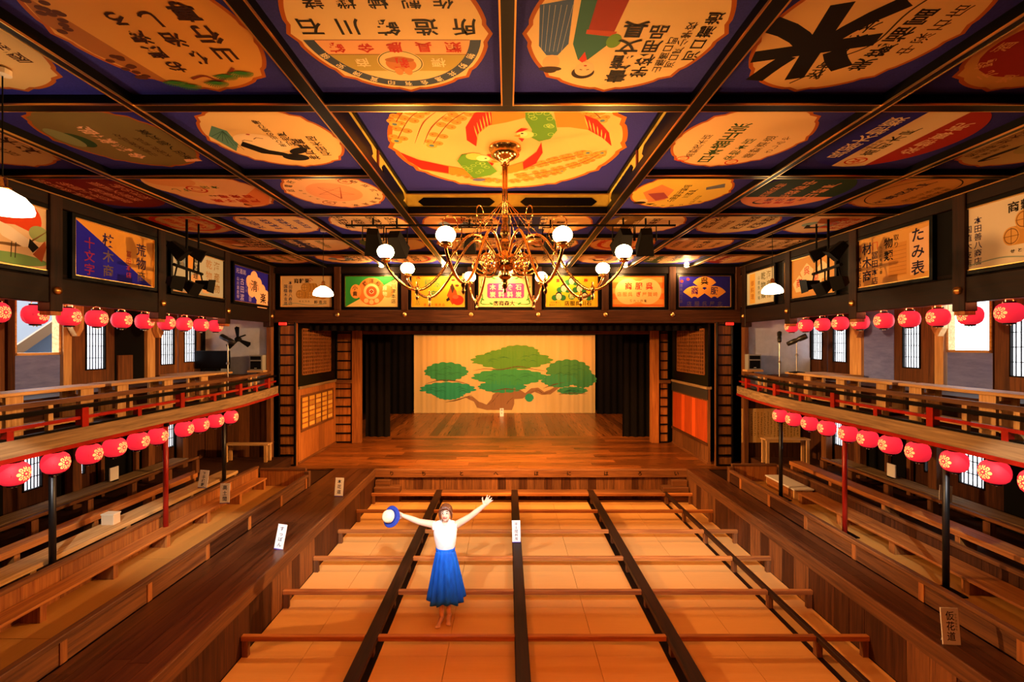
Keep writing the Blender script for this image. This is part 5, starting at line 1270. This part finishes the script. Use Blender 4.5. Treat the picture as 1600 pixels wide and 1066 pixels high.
t = thing('lighting_pipe', 'thin dark pipe carrying the hanging spotlights', 'pipe', (0, 7.2, ZC-.06)); MB().tube([(-2.6, 0, 0), (2.7, 0, 0)], .018, 8).build('pipe', BLACKM, t)
for x in (-2.5, 0.2, 2.6): MB().tube([(x, 0, 0), (x, 0, .08)], .01, 6).build('hanger', BLACKM, t)
def rig(s):
    side = 'left' if s < 0 else 'right'
    t = thing('lighting_rig', f'black lighting rig of pipes and lamps hanging in front of the {side} frieze', 'lighting rig', (s*5.22, 7.35, CZ+1.2)); top = ZC-(CZ+1.2)+.06
    MB().tube([(-.12*s, -.5, .02), (.1*s, .45, .02)], .026, 8).build('cross_pipe', BLACKM, t)
    MB().tube([(0, -.06, top), (0, -.06, -.25)], .018, 8).build('hanger', BLACKM, t); MB().tube([(0, .22, top), (0, .22, 0)], .014, 8).build('hanger', BLACKM, t)
    for j, (yy, zz, an, sc) in enumerate(((-.35, -.22, 75, .62), (.02, -.24, 60, .68), (.33, -.18, 80, .6), (-.28, .30, 40, .66), (.12, .33, 60, .66))):
        M = Matrix.Translation((0, yy, zz)) @ Matrix.Rotation(s*math.radians(an), 4, 'Y') @ Matrix.Rotation(.25*(j-2), 4, 'X'); mb = MB(); spot_body(mb, M, sc); o = mb.build('lamp_housing', BLACKM, t)
        mb = MB(); mb.tube([(0, yy, zz), (0, yy*.8, .02)], .012, 6); mb.build('clamp', BLACKM, o)
        mb = MB(); mb.add([(M @ Vector((a*.10, b*.09, -.14))) for a, b in ((-1, -1), (1, -1), (1.2, 1), (-1.2, 1))]+[(M @ Vector((a*.10, b*.09, -.145))) for a, b in ((-1, -1), (1, -1), (1.2, 1), (-1.2, 1))], [(0, 1, 2, 3), (7, 6, 5, 4), (0, 4, 5, 1), (1, 5, 6, 2), (2, 6, 7, 3), (3, 7, 4, 0)]); mb.build('barn_door', BLACKM, o)
    lens_light(t, (-s*.25, 0, -.35), (-s*3.9, 12.6, 2.0), 2300, (1, .48, .15), .95, .6)
    lens_light(t, (-s*.25, -.2, -.35), (-s*6.2, 6.9, 3.3), RIG_W, RIG_C, 1.15, .6)
rig(-1); rig(1)
# added unseen projectors above the camera: their shutters cut the straight band of light on the mats
def added_projector(x, y, z, y_near, y_far, which):
    t = thing('added_projector', f'{which} black shuttered projector hung from the ceiling above the rear gallery', 'spotlight', (x, y, z))
    mb = MB(); mb.box(-.14, .14, -.5, -.06, -.12, .12); mb.build('housing', BLACKM, t)
    MB().tube([(0, -.3, .12), (0, -.3, ZC-z)], .018, 8).build('hanger', BLACKM, t)
    s_far, s_near = z/(y_far-y), z/(y_near-y)
    bx('upper_shutter', -.6, .6, .42, .43, -s_far*.425, .16, BLACKM, t); bx('lower_shutter', -.4, .4, .09, .095, -.5, -s_near*.0925, BLACKM, t)
    bx('shutter_arm', .58, .6, -.1, .43, .06, .09, BLACKM, t); bx('shutter_arm', -.6, -.58, -.1, .43, .06, .09, BLACKM, t)
    bx('shutter_arm', -.6, .6, -.1, -.06, .06, .09, BLACKM, t); bx('lower_arm', .12, .14, -.1, .095, -.12, -.1, BLACKM, t)
    l = bpy.data.lights.new('added_projector_lamp', 'SPOT'); l.energy = PROFILE_W/3; l.color = PROFILE_C; l.spot_size = 1.5; l.spot_blend = .5; l.shadow_soft_size = .008
    o = bpy.data.objects.new('added_projector_lamp', l); COL.objects.link(o); o.parent = t; d = Vector((0, 8.0-y, -z)); o.rotation_euler = d.to_track_quat('-Z', 'Y').to_euler()
for x_, lb_ in ((-2.6, 'left'), (.1, 'middle'), (2.8, 'right')): added_projector(x_, .6, 5.5, 6.9, 9.42, lb_)
for x_, lb_ in ((-1.5, 'left'), (1.7, 'right')):  # added floods out of view, turning the near mats orange
    t = thing('added_flood', f'{lb_} flood lamp with orange gel hung above the rear gallery', 'spotlight', (x_, -.6, 5.45))
    M = Matrix.Rotation(.55, 4, 'X'); mb = MB(); spot_body(mb, M); mb.build('housing', BLACKM, t); MB().tube([(0, 0, .15), (0, 0, ZC-5.45)], .016, 6).build('hanger', BLACKM, t)
    lens_light(t, tuple(M @ Vector((0, 0, -.23))), (x_*.8+.2, 4.6, 0), WASH_W, WASH_C, 1.15, .8)
# small downlights along the ceiling edge above the stage
for j, px in enumerate((596, 694, 788, 880, 977, 1073)):
    t = thing('downlight', f'{ORD[j]} tiny glowing downlight from the left along the ceiling edge', 'downlight', (PX(px, 11.15), 11.15, ZC-.03), None, 'ceiling edge downlights')
    MB().lathe([(.05, .085), (.06, 0), (.045, -.015), (.03, -.02), (0, -.02)], 14).build('lamp', plain('downlight_glow', '#fff2d8', .4, emit=(1, .62, .25), estr=40), t); MB().lathe([(.062, .03), (.075, .0), (.062, .0)], 14).build('rim', BRASS, t)
    l = bpy.data.lights.new('downlight_lamp', 'POINT'); l.energy = 34; l.color = (1, .62, .26); l.shadow_soft_size = .04; link('downlight_lamp', l, t, (0, 0, -.07))
# border lights behind the valance: they light the backdrop and the deck
for j, (yy, zz, tgt, w_, c_) in enumerate(((18.3, 4.42, (0, 20.1, 2.6), 125, (1, .30, .03)), (15.2, 4.42, (0, 20.0, 1.3), 165, (1, .62, .30)), (12.5, 4.42, (0, 13.2, .74), 160, (1, .42, .10)))):
    t = thing('border_light', ['row of border lamps above the backdrop', 'row of border lamps above the middle of the stage', 'row of border lamps behind the front valance'][j], 'stage light', (0, yy, zz), None, 'border light battens above the stage')
    bx('trough', -3.9, 3.9, -.06, .06, .02, .12, BLACKM, t)
    l = bpy.data.lights.new('border_lamp', 'AREA'); l.shape = 'RECTANGLE'; l.size = 7.6; l.size_y = .09; l.energy = w_; l.color = c_; l.spread = 2.4
    o = bpy.data.objects.new('border_lamp', l); COL.objects.link(o); o.parent = t; o.location = (0, 0, 0); d = Vector(tgt)-Vector((0, yy, zz)); o.rotation_euler = (math.atan2(d.y, -d.z), 0, 0)
# red emergency lamps above the front ladder posts
for s, px, lb in ((-1, 441, 'small red glowing lamp above the left front ladder post'), (1, 1141, 'small red glowing lamp above the right front ladder post')):
    t = thing('red_lamp', lb, 'lamp', (PX(px, 11.3), 11.34, PZ(506, 11.3))); bx('lens', -.10, .10, -.03, .0, -.035, .035, plain('red_glow', '#d01010', .4, emit=(1, .02, .01), estr=1.2), t, .008); bx('back_plate', -.12, .12, 0, .02, -.05, .05, BLACK, t)

# ------------------------------------------------------------------ gallery equipment
def speaker(label, x, y, z):
    t = thing('loudspeaker', label, 'speaker', (x, y, z)); G = plain('speaker_grey', '#8e8c86', .5)
    mb = MB(); mb.box(-.16, .16, 0, .2, 0, .38); mb.build('cabinet', G, t)
    bx('woofer_grille', -.13, .13, -.012, 0, .03, .23, BLACKM, t); bx('horn_panel', -.13, .13, -.012, 0, .26, .35, BLACKM, t); bx('badge', -.03, .03, -.016, -.012, .05, .06, WHITEC, t)
    bx('shelf', -.2, .2, -.03, .2, -.05, 0, wood('pine', 'x'), t); bx('wall_bracket', -.05, .05, .12, .2, -.12, -.05, BLACKM, t)
speaker('grey loudspeaker at the stage end of the upper left gallery', PX(399, 11.1), 11.12, PZ(579, 11.1)); speaker('grey loudspeaker at the stage end of the upper right gallery', PX(1180, 11.1), 11.12, PZ(578, 11.1))
def standlamp(label, x, y, zb, zt, yaw, pitch, s=1.0):
    t = thing('spotlight_stand', label, 'spotlight', (x, y, zb), (0, 0, yaw)); H = zt-zb
    MB().tube([(0, 0, 0), (0, 0, H)], .014, 8).build('pole', SILVER, t); MB().lathe([(.16, 0), (.16, .02), (.02, .04), (0, .04)], 14).build('base', BLACKM, t)
    M = Matrix.Translation((0, 0, H+.05)) @ Matrix.Rotation(pitch, 4, 'X')
    mb = MB(); mb.lathe([(0, -.22*s), (.05*s, -.21*s), (.06*s, -.05*s), (.045*s, .02*s), (.06*s, .05*s), (.065*s, .2*s), (.055*s, .22*s), (0, .21*s)], 14, 0, (0, 0, H+.05), (Matrix.Rotation(pitch, 3, 'X'))); mb.build('barrel', plain('dark_grey_metal', '#3c3a38', .35, metal=.6), t, smooth=True)
    mb = MB(); mb.lathe([(.03, 0), (.035, .03), (.02, .06)], 10, 0, (0, 0, H*.55)); mb.build('clamp', SILVER, t)
standlamp('small grey spotlight on a stand in the upper right gallery', PX(1245, 10.3), 10.3, 3.18, PZ(535, 10.3), .9, 1.1)
standlamp('silver spotlight stand beside the plaster wall of the upper right gallery', PX(1218, 10.6), 10.6, 2.70, PZ(530, 10.6), 2.6, .9, .8)
standlamp('black spotlight stand beside the plaster wall of the upper left gallery', PX(356, 10.5), 10.5, 2.70, PZ(534, 10.5), -1.9, 1.2, 1.0)
t = thing('television_screen', 'black flat screen standing at the stage end of the upper left gallery', 'screen', (PX(328, 10.9), 11.0, 3.18)); bx('screen', -.42, .42, -.03, .03, .06, .5, BLACK, t, .008); bx('foot', -.15, .15, -.08, .08, 0, .06, BLACKM, t)
t = thing('ceiling_fan', 'dark wall fan hanging at the stage end of the upper left gallery', 'fan', (PX(372, 11.0), 11.0, PZ(531, 11.0))); MB().lathe([(0, -.05), (.07, -.04), (.08, .03), (.03, .08), (0, .08)], 14).build('motor', BLACKM, t)
for k in range(3):
    a = k*2*PI/3+.4; mb = MB(); mb.prism([(.05, -.03), (.30, -.08), (.33, .0), (.30, .06), (.05, .03)], -.006, .006); mb.build('blade', BLACKM, t, (0, 0, 0), (PI/2.4, a, 0))
MB().tube([(0, 0, .05), (0, .3, .12)], .02, 8).build('arm', BLACKM, t)
# notice board and low rails at the gallery ends
t = thing('notice_board', 'pale wooden notice board covered with columns of handwriting, right of the stage', 'notice board', (PX(1206, 11.3), 11.33, (PZ(639, 11.3)+PZ(692, 11.3))/2), (PI/2, 0, 0)); w, h = 1.48, .86
n = 8
for i in range(n): bx('board', -w/2+i*w/n+.002, -w/2+(i+1)*w/n-.002, -h/2, h/2, -.02, 0, paint(['#c99a58', '#d3a562', '#c4924e'][i % 3]), t)
A = Art(); rn = random.Random(4)       # brush handwriting, too small to read: short strokes in columns
for i in range(17):
    x = w/2-.07-i*.083; y = h/2-.07-rn.uniform(0, .08); big = i == 16
    while y > -h/2+.1+rn.uniform(0, .15):
        s_ = .07 if big else .035; A.k = 1
        for q in range(5): u_, v_ = x+rn.uniform(-.5, .5)*s_*.7, y-rn.uniform(0, 1)*s_; A.line('#3a2212', [(u_-s_*rn.uniform(.1, .4), v_+rn.uniform(-.3, .3)*s_), (u_+s_*rn.uniform(.1, .4), v_)], .012 if big else .007)
        y -= s_*1.35
A.build(t, .0, 'notice_paint')
def lowrail(label, px0, px1, pyt, Y, zf):
    x0, x1 = PX(px0, Y), PX(px1, Y); zt = PZ(pyt, Y); t = thing('wooden_rail_stand', label, 'rail', ((x0+x1)/2, Y, zf)); h = (x1-x0)/2; H = zt-zf
    bx('top_board', -h, h, -.11, .11, H-.03, H, wood('pine', 'x'), t)
    for xx in (-h+.06, h-.06):
        for yy in (-.09, .09): bx('leg', xx-.035, xx+.035, yy-.02, yy+.02, 0, H-.03, wood('pine', 'z'), t)
lowrail('narrow pale wooden table in front of the notice board', 1192, 1262, 685, 10.75, .98); lowrail('narrow pale wooden table beside the left front ladder post', 353, 422, 693, 10.95, .98)
t = thing('paper_box', 'small white box on the left gallery bench beside the red pole', 'box', (-5.8, 6.55, 1.2)); bx('carton', -.09, .09, -.06, .06, 0, .16, plain('carton_cream', '#d8b890', .6), t, .004); bx('lid', -.095, .095, -.065, .065, .16, .175, plain('carton_lid', '#e3cba8', .6), t)
for s, px in ((-1, 178), (1, 1393)):
    Y = 7.3*F/abs(px-CX); t = thing('white_notice', f'small white notice at the back of the lower {"left" if s < 0 else "right"} gallery', 'notice', (s*7.3, Y, 1.30)); bx('sheet', -.01, .01, -.09, .09, .02, .26, WHITEC, t); bx('stand', -.04, .04, -.06, .06, 0, .02, BLACKM, t)
# ball ornament hanging near the purple sign
t = thing('paper_ball', 'small cream paper ball hanging in front of the stage frieze', 'ornament', (PX(803, 11.2), 11.25, PZ(423, 11.2))); MB().ball((0, 0, 0), .085, n=16).build('ball', plain('ball_cream', '#e8c89a', .6), t, smooth=True); MB().tube([(0, 0, .08), (0, 0, .2)], .004, 5).build('string', BLACKM, t); MB().lathe([(0, -.003), (.035, 0)], 10, 0, (0, -.083, -.01), Matrix.Rotation(PI/2, 3, 'X')).build('red_mark', plain('red_mark', '#b8281c', .6), t)
# ------------------------------------------------------------------ woman with raised arms and the hat she holds
WX, WY = PX(696, 6.25), 6.25
SKIN = noisy('skin', (.66, .40, .28), (.72, .45, .32), (6, 6, 6), .5, .0, 2, .4)
wm = None
def capsule(mb, a, b, ra, rb, n=12):
    a, b = Vector(a), Vector(b); d = (b-a); L = d.length; Q = d.to_track_quat('Z', 'Y').to_matrix(); prof = []
    for i in range(5): t = PI/2*i/4; prof.append((max(.0002, ra*math.sin(t)), -ra*math.cos(t)))
    for i in range(5): t = PI/2*i/4; prof.append((max(.0002, rb*math.cos(t)), L+rb*math.sin(t)))
    mb.lathe(prof, n, 0, a, Q)
def chain(mb, pts, rs):
    for i in range(len(pts)-1): capsule(mb, pts[i], pts[i+1], rs[i], rs[i+1])
def remeshed(mb, voxel, smooth_it, name, mat):
    me = mb.mesh(name, mat); o = link(name, me); r = o.modifiers.new('r', 'REMESH'); r.mode = 'VOXEL'; r.voxel_size = voxel
    s = o.modifiers.new('s', 'SMOOTH'); s.factor = .5; s.iterations = smooth_it
    dg = bpy.context.evaluated_depsgraph_get(); dg.update(); out = bpy.data.meshes.new_from_object(o.evaluated_get(dg)); bpy.data.objects.remove(o)
    out.polygons.foreach_set('use_smooth', [True]*len(out.polygons))
    if not out.materials: out.materials.append(mat)
    return out
B = MB()
# torso (narrow waist), hips
B.ball((0, 0, .89), .122, .095, .11, 18); B.ball((0, .0, 1.02), .112, .082, .12, 18); B.ball((0, -.005, 1.17), .135, .092, .13, 18); B.ball((0, .005, 1.265), .145, .075, .07, 18)
for sx in (-1, 1): B.ball((sx*.058, -.065, 1.185), .052, .045, .05, 12)
# neck and head, tipped a little towards the raised left arm
HD = Vector((.012, -.022, 1.465))
chain(B, [(0, .008, 1.29), (.004, .002, 1.35), (.01, -.006, 1.41)], [.052, .043, .045])
RH = Matrix.Rotation(math.radians(-4), 3, 'Y') @ Matrix.Rotation(math.radians(-8), 3, 'X')
B.ball(HD+RH @ Vector((0, .008, .025)), .077, .092, .090, 20, 0, RH); B.ball(HD+RH @ Vector((0, -.016, -.03)), .060, .068, .075, 18, 0, RH); B.ball(HD+RH @ Vector((0, -.05, -.075)), .028, .026, .026, 12, 0, RH)
capsule(B, HD+RH @ Vector((0, -.082, .012)), HD+RH @ Vector((0, -.096, -.022)), .010, .014, 10)
for sx in (-1, 1): B.ball(HD+RH @ Vector((sx*.077, .012, -.012)), .012, .022, .032, 10, 0, RH)
# arms: her right arm (picture left) holds the hat out, her left arm (picture right) is flung high
RA = [(-.145, .01, 1.285), (-.36, -.02, 1.335), (-.555, -.06, 1.425)]; LA = [(.145, .01, 1.29), (.345, -.02, 1.42), (.535, -.06, 1.585)]
for P_ in (RA, LA):
    chain(B, [P_[0], ((P_[0][0]+P_[1][0])/2, (P_[0][1]+P_[1][1])/2, (P_[0][2]+P_[1][2])/2), P_[1], ((P_[1][0]*.6+P_[2][0]*.4), (P_[1][1]*.6+P_[2][1]*.4), (P_[1][2]*.6+P_[2][2]*.4)), P_[2]], [.054, .047, .040, .039, .028])
# legs together, weight on the left leg, bare feet on the mat
for sx, fy, toe in ((-1, -.05, -.20), (1, .01, -.12)):
    hx = sx*.055; kx = sx*.050; ax = sx*.044
    chain(B, [(hx, 0, .86), (sx*.056, 0, .66), (kx, fy*.5, .47), (kx, fy*.7+.012, .36), (ax, fy, .19), (ax, fy, .085)], [.074, .064, .050, .050, .036, .031])
    chain(B, [(ax, fy+.035, .04), (ax+sx*.005, fy-.05, .042), (ax+sx*.018, fy-.125, .026)], [.034, .033, .024])
    for q in range(5): capsule(B, (ax+sx*.018+(q-2)*.0125*1.0, fy-.125, .02), (ax+sx*.022+(q-2)*.014, fy-.165+abs(q-(1 if sx < 0 else 3))*.006, .013), .0095, .009, 8)
# hands
def hand(B, w, d, up, sgn, spread, curl):
    """w wrist, d pointing direction, up = palm normal side, five fingers"""
    d = Vector(d).normalized(); n = Vector(up); n = (n-d*n.dot(d)).normalized(); s = d.cross(n).normalized()*sgn; w = Vector(w)
    M = Matrix((s, n, d)).transposed()
    B.ball(w+d*.050, .038, .017, .052, 14, 0, M); chain(B, [w-d*.02, w+d*.02], [.025, .026])
    for i, (o, l) in enumerate(((-.030, .062), (-.010, .074), (.011, .070), (.030, .055))):
        b = w+d*.088+s*o; a = spread*(i-1.5); dd = (d*math.cos(a)+s*math.sin(a)).normalized(); m = b+dd*l*.5; e = m+(dd*math.cos(curl)+n*math.sin(curl))*l*.55
        chain(B, [b-d*.03, b, m, e], [.0105, .0105, .0095, .008])
    tb = w+d*.025-s*.030; tm = tb+(d*.6-s*.75).normalized()*.042; te = tm+(d*.8-s*.5+n*.2).normalized()*.034; chain(B, [tb, tm, te], [.013, .0115, .009])
hand(B, LA[2], (.55, -.12, .75), (0, -1, .2), 1, .20, .12)
hand(B, RA[2], (-.80, -.15, .30), (0, -1, -.2), 1, .05, 1.0)
body = remeshed(B, .0062, 3, 'person', SKIN)
wm = link('person', body, None, (WX, WY, .001), (0, 0, math.radians(-3))); wm.scale = (1.02, 1.02, 1.02)
tag(wm, 'barefoot person in white blouse and blue skirt with both arms raised in the pit', 'person')
# face
FD = [('eye', (-.028, -.081, .012), (.0125, .006, .0075), '#f4eee8'), ('eye', (.028, -.081, .012), (.0125, .006, .0075), '#f4eee8')]
for nm, p, r_, c_ in FD:
    q = HD+RH @ Vector(p); o = MB().ball((0, 0, 0), *r_, 12).build(nm, plain('eye_white', c_, .3), wm, q, smooth=True)
    MB().ball((0, -.0040, 0), .0085, .0040, .0078, 10).build('iris', plain('iris_brown', '#20130c', .2), o)
    sgn = -1 if p[0] < 0 else 1; mb = MB(); mb.tube([tuple(HD+RH @ Vector((sgn*.012, -.087, .030))), tuple(HD+RH @ Vector((sgn*.028, -.086, .036))), tuple(HD+RH @ Vector((sgn*.044, -.074, .030)))], .0034, 6); mb.build('eyebrow', plain('brow_brown', '#4a2f1e', .7), wm)
mb = MB(); mb.tube([tuple(HD+RH @ Vector(p)) for p in ((-.029, -.077, -.038), (-.015, -.0865, -.049), (0, -.089, -.053), (.015, -.0865, -.049), (.029, -.077, -.038))], [.003, .006, .007, .006, .003], 8); mb.build('mouth', plain('lip_red', '#a8332c', .4), wm)
# hair: cap over the skull with fringe, low knot and side locks
HR = noisy('hair_brown', '#3a1d10', '#6a3c22', (60, 60, 8), .4, .2, 3, .5)
mb = MB(); vs = []; fs = []; nU, nV = 28, 16
for j in range(nV+1):
    t = PI*.62*j/nV
    for i in range(nU):
        a = 2*PI*i/nU; front = max(0, -math.sin(a)); rr = 1.0+.025*math.sin(a*9+j)
        tt = t*(1-.50*front**1.1)          # shorter over the face
        x = .088*rr*math.sin(tt)*math.cos(a); y = .010+.104*rr*math.sin(tt)*math.sin(a); z = .026+.100*math.cos(tt)
        if j == nV: x *= .96; y = .01+(y-.01)*.96
        vs.append(HD+RH @ Vector((x, y, z)))
for j in range(nV):
    for i in range(nU): fs.append((j*nU+i, (j+1)*nU+i, (j+1)*nU+(i+1) % nU, j*nU+(i+1) % nU))
mb.add(vs, fs)
for sx in (-1, 1):
    mb.tube([tuple(HD+RH @ Vector(p)) for p in ((sx*.035, -.080, .070), (sx*.068, -.060, .045), (sx*.080, -.034, .0), (sx*.078, -.022, -.055), (sx*.070, -.018, -.095))], [.012, .018, .016, .012, .003], 8)
for k in range(9):      # fringe swept from a side parting
    u = k/8; mb.tube([tuple(HD+RH @ Vector(p)) for p in ((-.030, -.050, .112), (-.030+.05*u, -.082+.012*u, .092), (-.036+.105*u, -.092+.022*u, .066-.004*u), (-.042+.122*u, -.086+.036*u, .046-.020*u))], [.008, .011, .009, .003], 7)
mb.ball(HD+RH @ Vector((0, .105, -.02)), .045, .038, .045, 14); mb.build('hair', HR, wm, smooth=True)
# blouse: sleeveless, open collar, tucked into the skirt
CLOTH = noisy('white_cotton', '#e9e6e8', '#f6f3f4', (20, 20, 20), .8, .1, 3, .2)
def loft(rings, n, mat, name, parent, cap=False, thick=.004):
    mb = MB(); vs = []; fs = []
    for ring in rings: vs += ring
    for j in range(len(rings)-1):
        for i in range(n): fs.append((j*n+i, j*n+(i+1) % n, (j+1)*n+(i+1) % n, (j+1)*n+i))
    mb.add(vs, fs); o = mb.build(name, mat, parent, smooth=True)
    m = o.modifiers.new('thickness', 'SOLIDIFY'); m.thickness = thick; m.offset = 1
    return o
n = 40; rings = []
for (z, rx, ry, cy) in ((.945, .106, .080, 0), (.975, .116, .088, 0), (1.02, .132, .102, 0), (1.08, .140, .110, -.004), (1.14, .149, .120, -.008), (1.19, .154, .124, -.010), (1.235, .160, .112, -.006), (1.275, .168, .098, 0), (1.305, .165, .090, .003), (1.325, .135, .080, .006), (1.338, .095, .070, .006), (1.348, .066, .060, .006)):
    ring = []
    for i in range(n):
        a = 2*PI*i/n; fold = 1+.018*math.sin(a*7+z*30)*(1 if z < 1.25 else .3)
        zz = z-(.075*max(0, -math.sin(a))**10 if z > 1.32 else 0)        # V of the neckline
        ring.append((rx*fold*math.cos(a), cy+ry*fold*math.sin(a), zz))
    rings.append(ring)
bl = loft(rings, n, CLOTH, 'blouse', wm)
for sx in (-1, 1):
    mb = MB(); mb.add([(sx*.062, .03, 1.352), (sx*.075, -.03, 1.345), (sx*.062, -.085, 1.305), (sx*.022, -.118, 1.235), (sx*.010, -.108, 1.245), (sx*.035, -.072, 1.318), (sx*.050, -.02, 1.365), (sx*.045, .03, 1.372)], [(0, 1, 6, 7), (1, 2, 5, 6), (2, 3, 4, 5)] if sx < 0 else [(7, 6, 1, 0), (6, 5, 2, 1), (5, 4, 3, 2)])
    o = mb.build('collar', CLOTH, bl); m = o.modifiers.new('thickness', 'SOLIDIFY'); m.thickness = .005
    # flared cap over the shoulder
    mb = MB(); vs = []
    for j in range(4):
        t = j/3
        for i in range(13):
            a = PI*(i/12)*1.15-.23; r = .064+.010*t; vs.append((sx*(.132+.030*t), r*math.cos(a)*1.1, 1.262+.006*t+r*math.sin(a)*.92))
    mb.add(vs, [(j*13+i, j*13+i+1, (j+1)*13+i+1, (j+1)*13+i) for j in range(3) for i in range(12)]); o = mb.build('armhole_cap', CLOTH, bl, smooth=True); m = o.modifiers.new('thickness', 'SOLIDIFY'); m.thickness = .005
for q in range(3): MB().ball((0, -.117-.004*(1-q), 1.20-q*.07), .006, .004, .006, 8).build('button', plain('button_white', '#ffffff', .3), bl)
# skirt: gathered, mid-calf, soft pleats
SK = noisy('blue_skirt', '#0750c8', '#0d6cf0', (30, 30, 3), .7, .1, 3, .25)
n = 96; rings = []
for j in range(15):
    t = j/14; z = .975-.675*t; r = .122+.135*t**.85; ring = []
    for i in range(n):
        a = 2*PI*i/n; pl = 1+(.02+.085*t)*math.sin(a*13+.6*math.sin(a*3))+.02*t*math.sin(a*5+1)
        ring.append((r*pl*math.cos(a)*.97+.008*t, r*pl*.86*math.sin(a)+.0, z+.02*t*math.sin(a*4+.7)))
    rings.append(ring)
sk = loft(rings, n, SK, 'skirt', wm)
MB().lathe([(.125, .945), (.130, .95), (.131, .985), (.124, .99)], 40, 0, (0, 0, 0), Matrix.Diagonal((1, .8, 1))).build('waistband', SK, sk, smooth=True)
# straw hat held by its brim
hp = Vector((WX, WY, 0))+Vector((-.725, -.10, 1.445))*1.02
hat = thing('straw_hat', 'cream hat with blue brim held in the raised right hand of the person', 'hat', hp, (math.radians(62), math.radians(-38), math.radians(-12)))
STRAW = noisy('straw', '#dccb9c', '#efe2bd', (90, 90, 90), .7, .2, 2, .3); HB = noisy('hat_blue', '#1d2f86', '#2a3f9c', (50, 50, 50), .8, .1, 2, .2)
MB().lathe([(.086, 0), (.087, .03), (.084, .06), (.074, .088), (.050, .104), (.02, .108), (0, .106)], 28).build('crown', STRAW, hat, smooth=True)
mb = MB(); vs = []; nn = 36
for k, rr in enumerate((.084, .11, .135, .142)):
    for i in range(nn): a = 2*PI*i/nn; vs.append((rr*math.cos(a), rr*math.sin(a), (rr-.084)*(-.25+.22*math.sin(2*a))))
mb.add(vs, [(k*nn+i, (k+1)*nn+i, (k+1)*nn+(i+1) % nn, k*nn+(i+1) % nn) for k in range(3) for i in range(nn)]); o = mb.build('brim', HB, hat, smooth=True); m = o.modifiers.new('thickness', 'SOLIDIFY'); m.thickness = .005
MB().lathe([(.0885, .004), (.0895, .022), (.0875, .024), (.086, .004)], 28).build('ribbon', HB, hat, smooth=True)
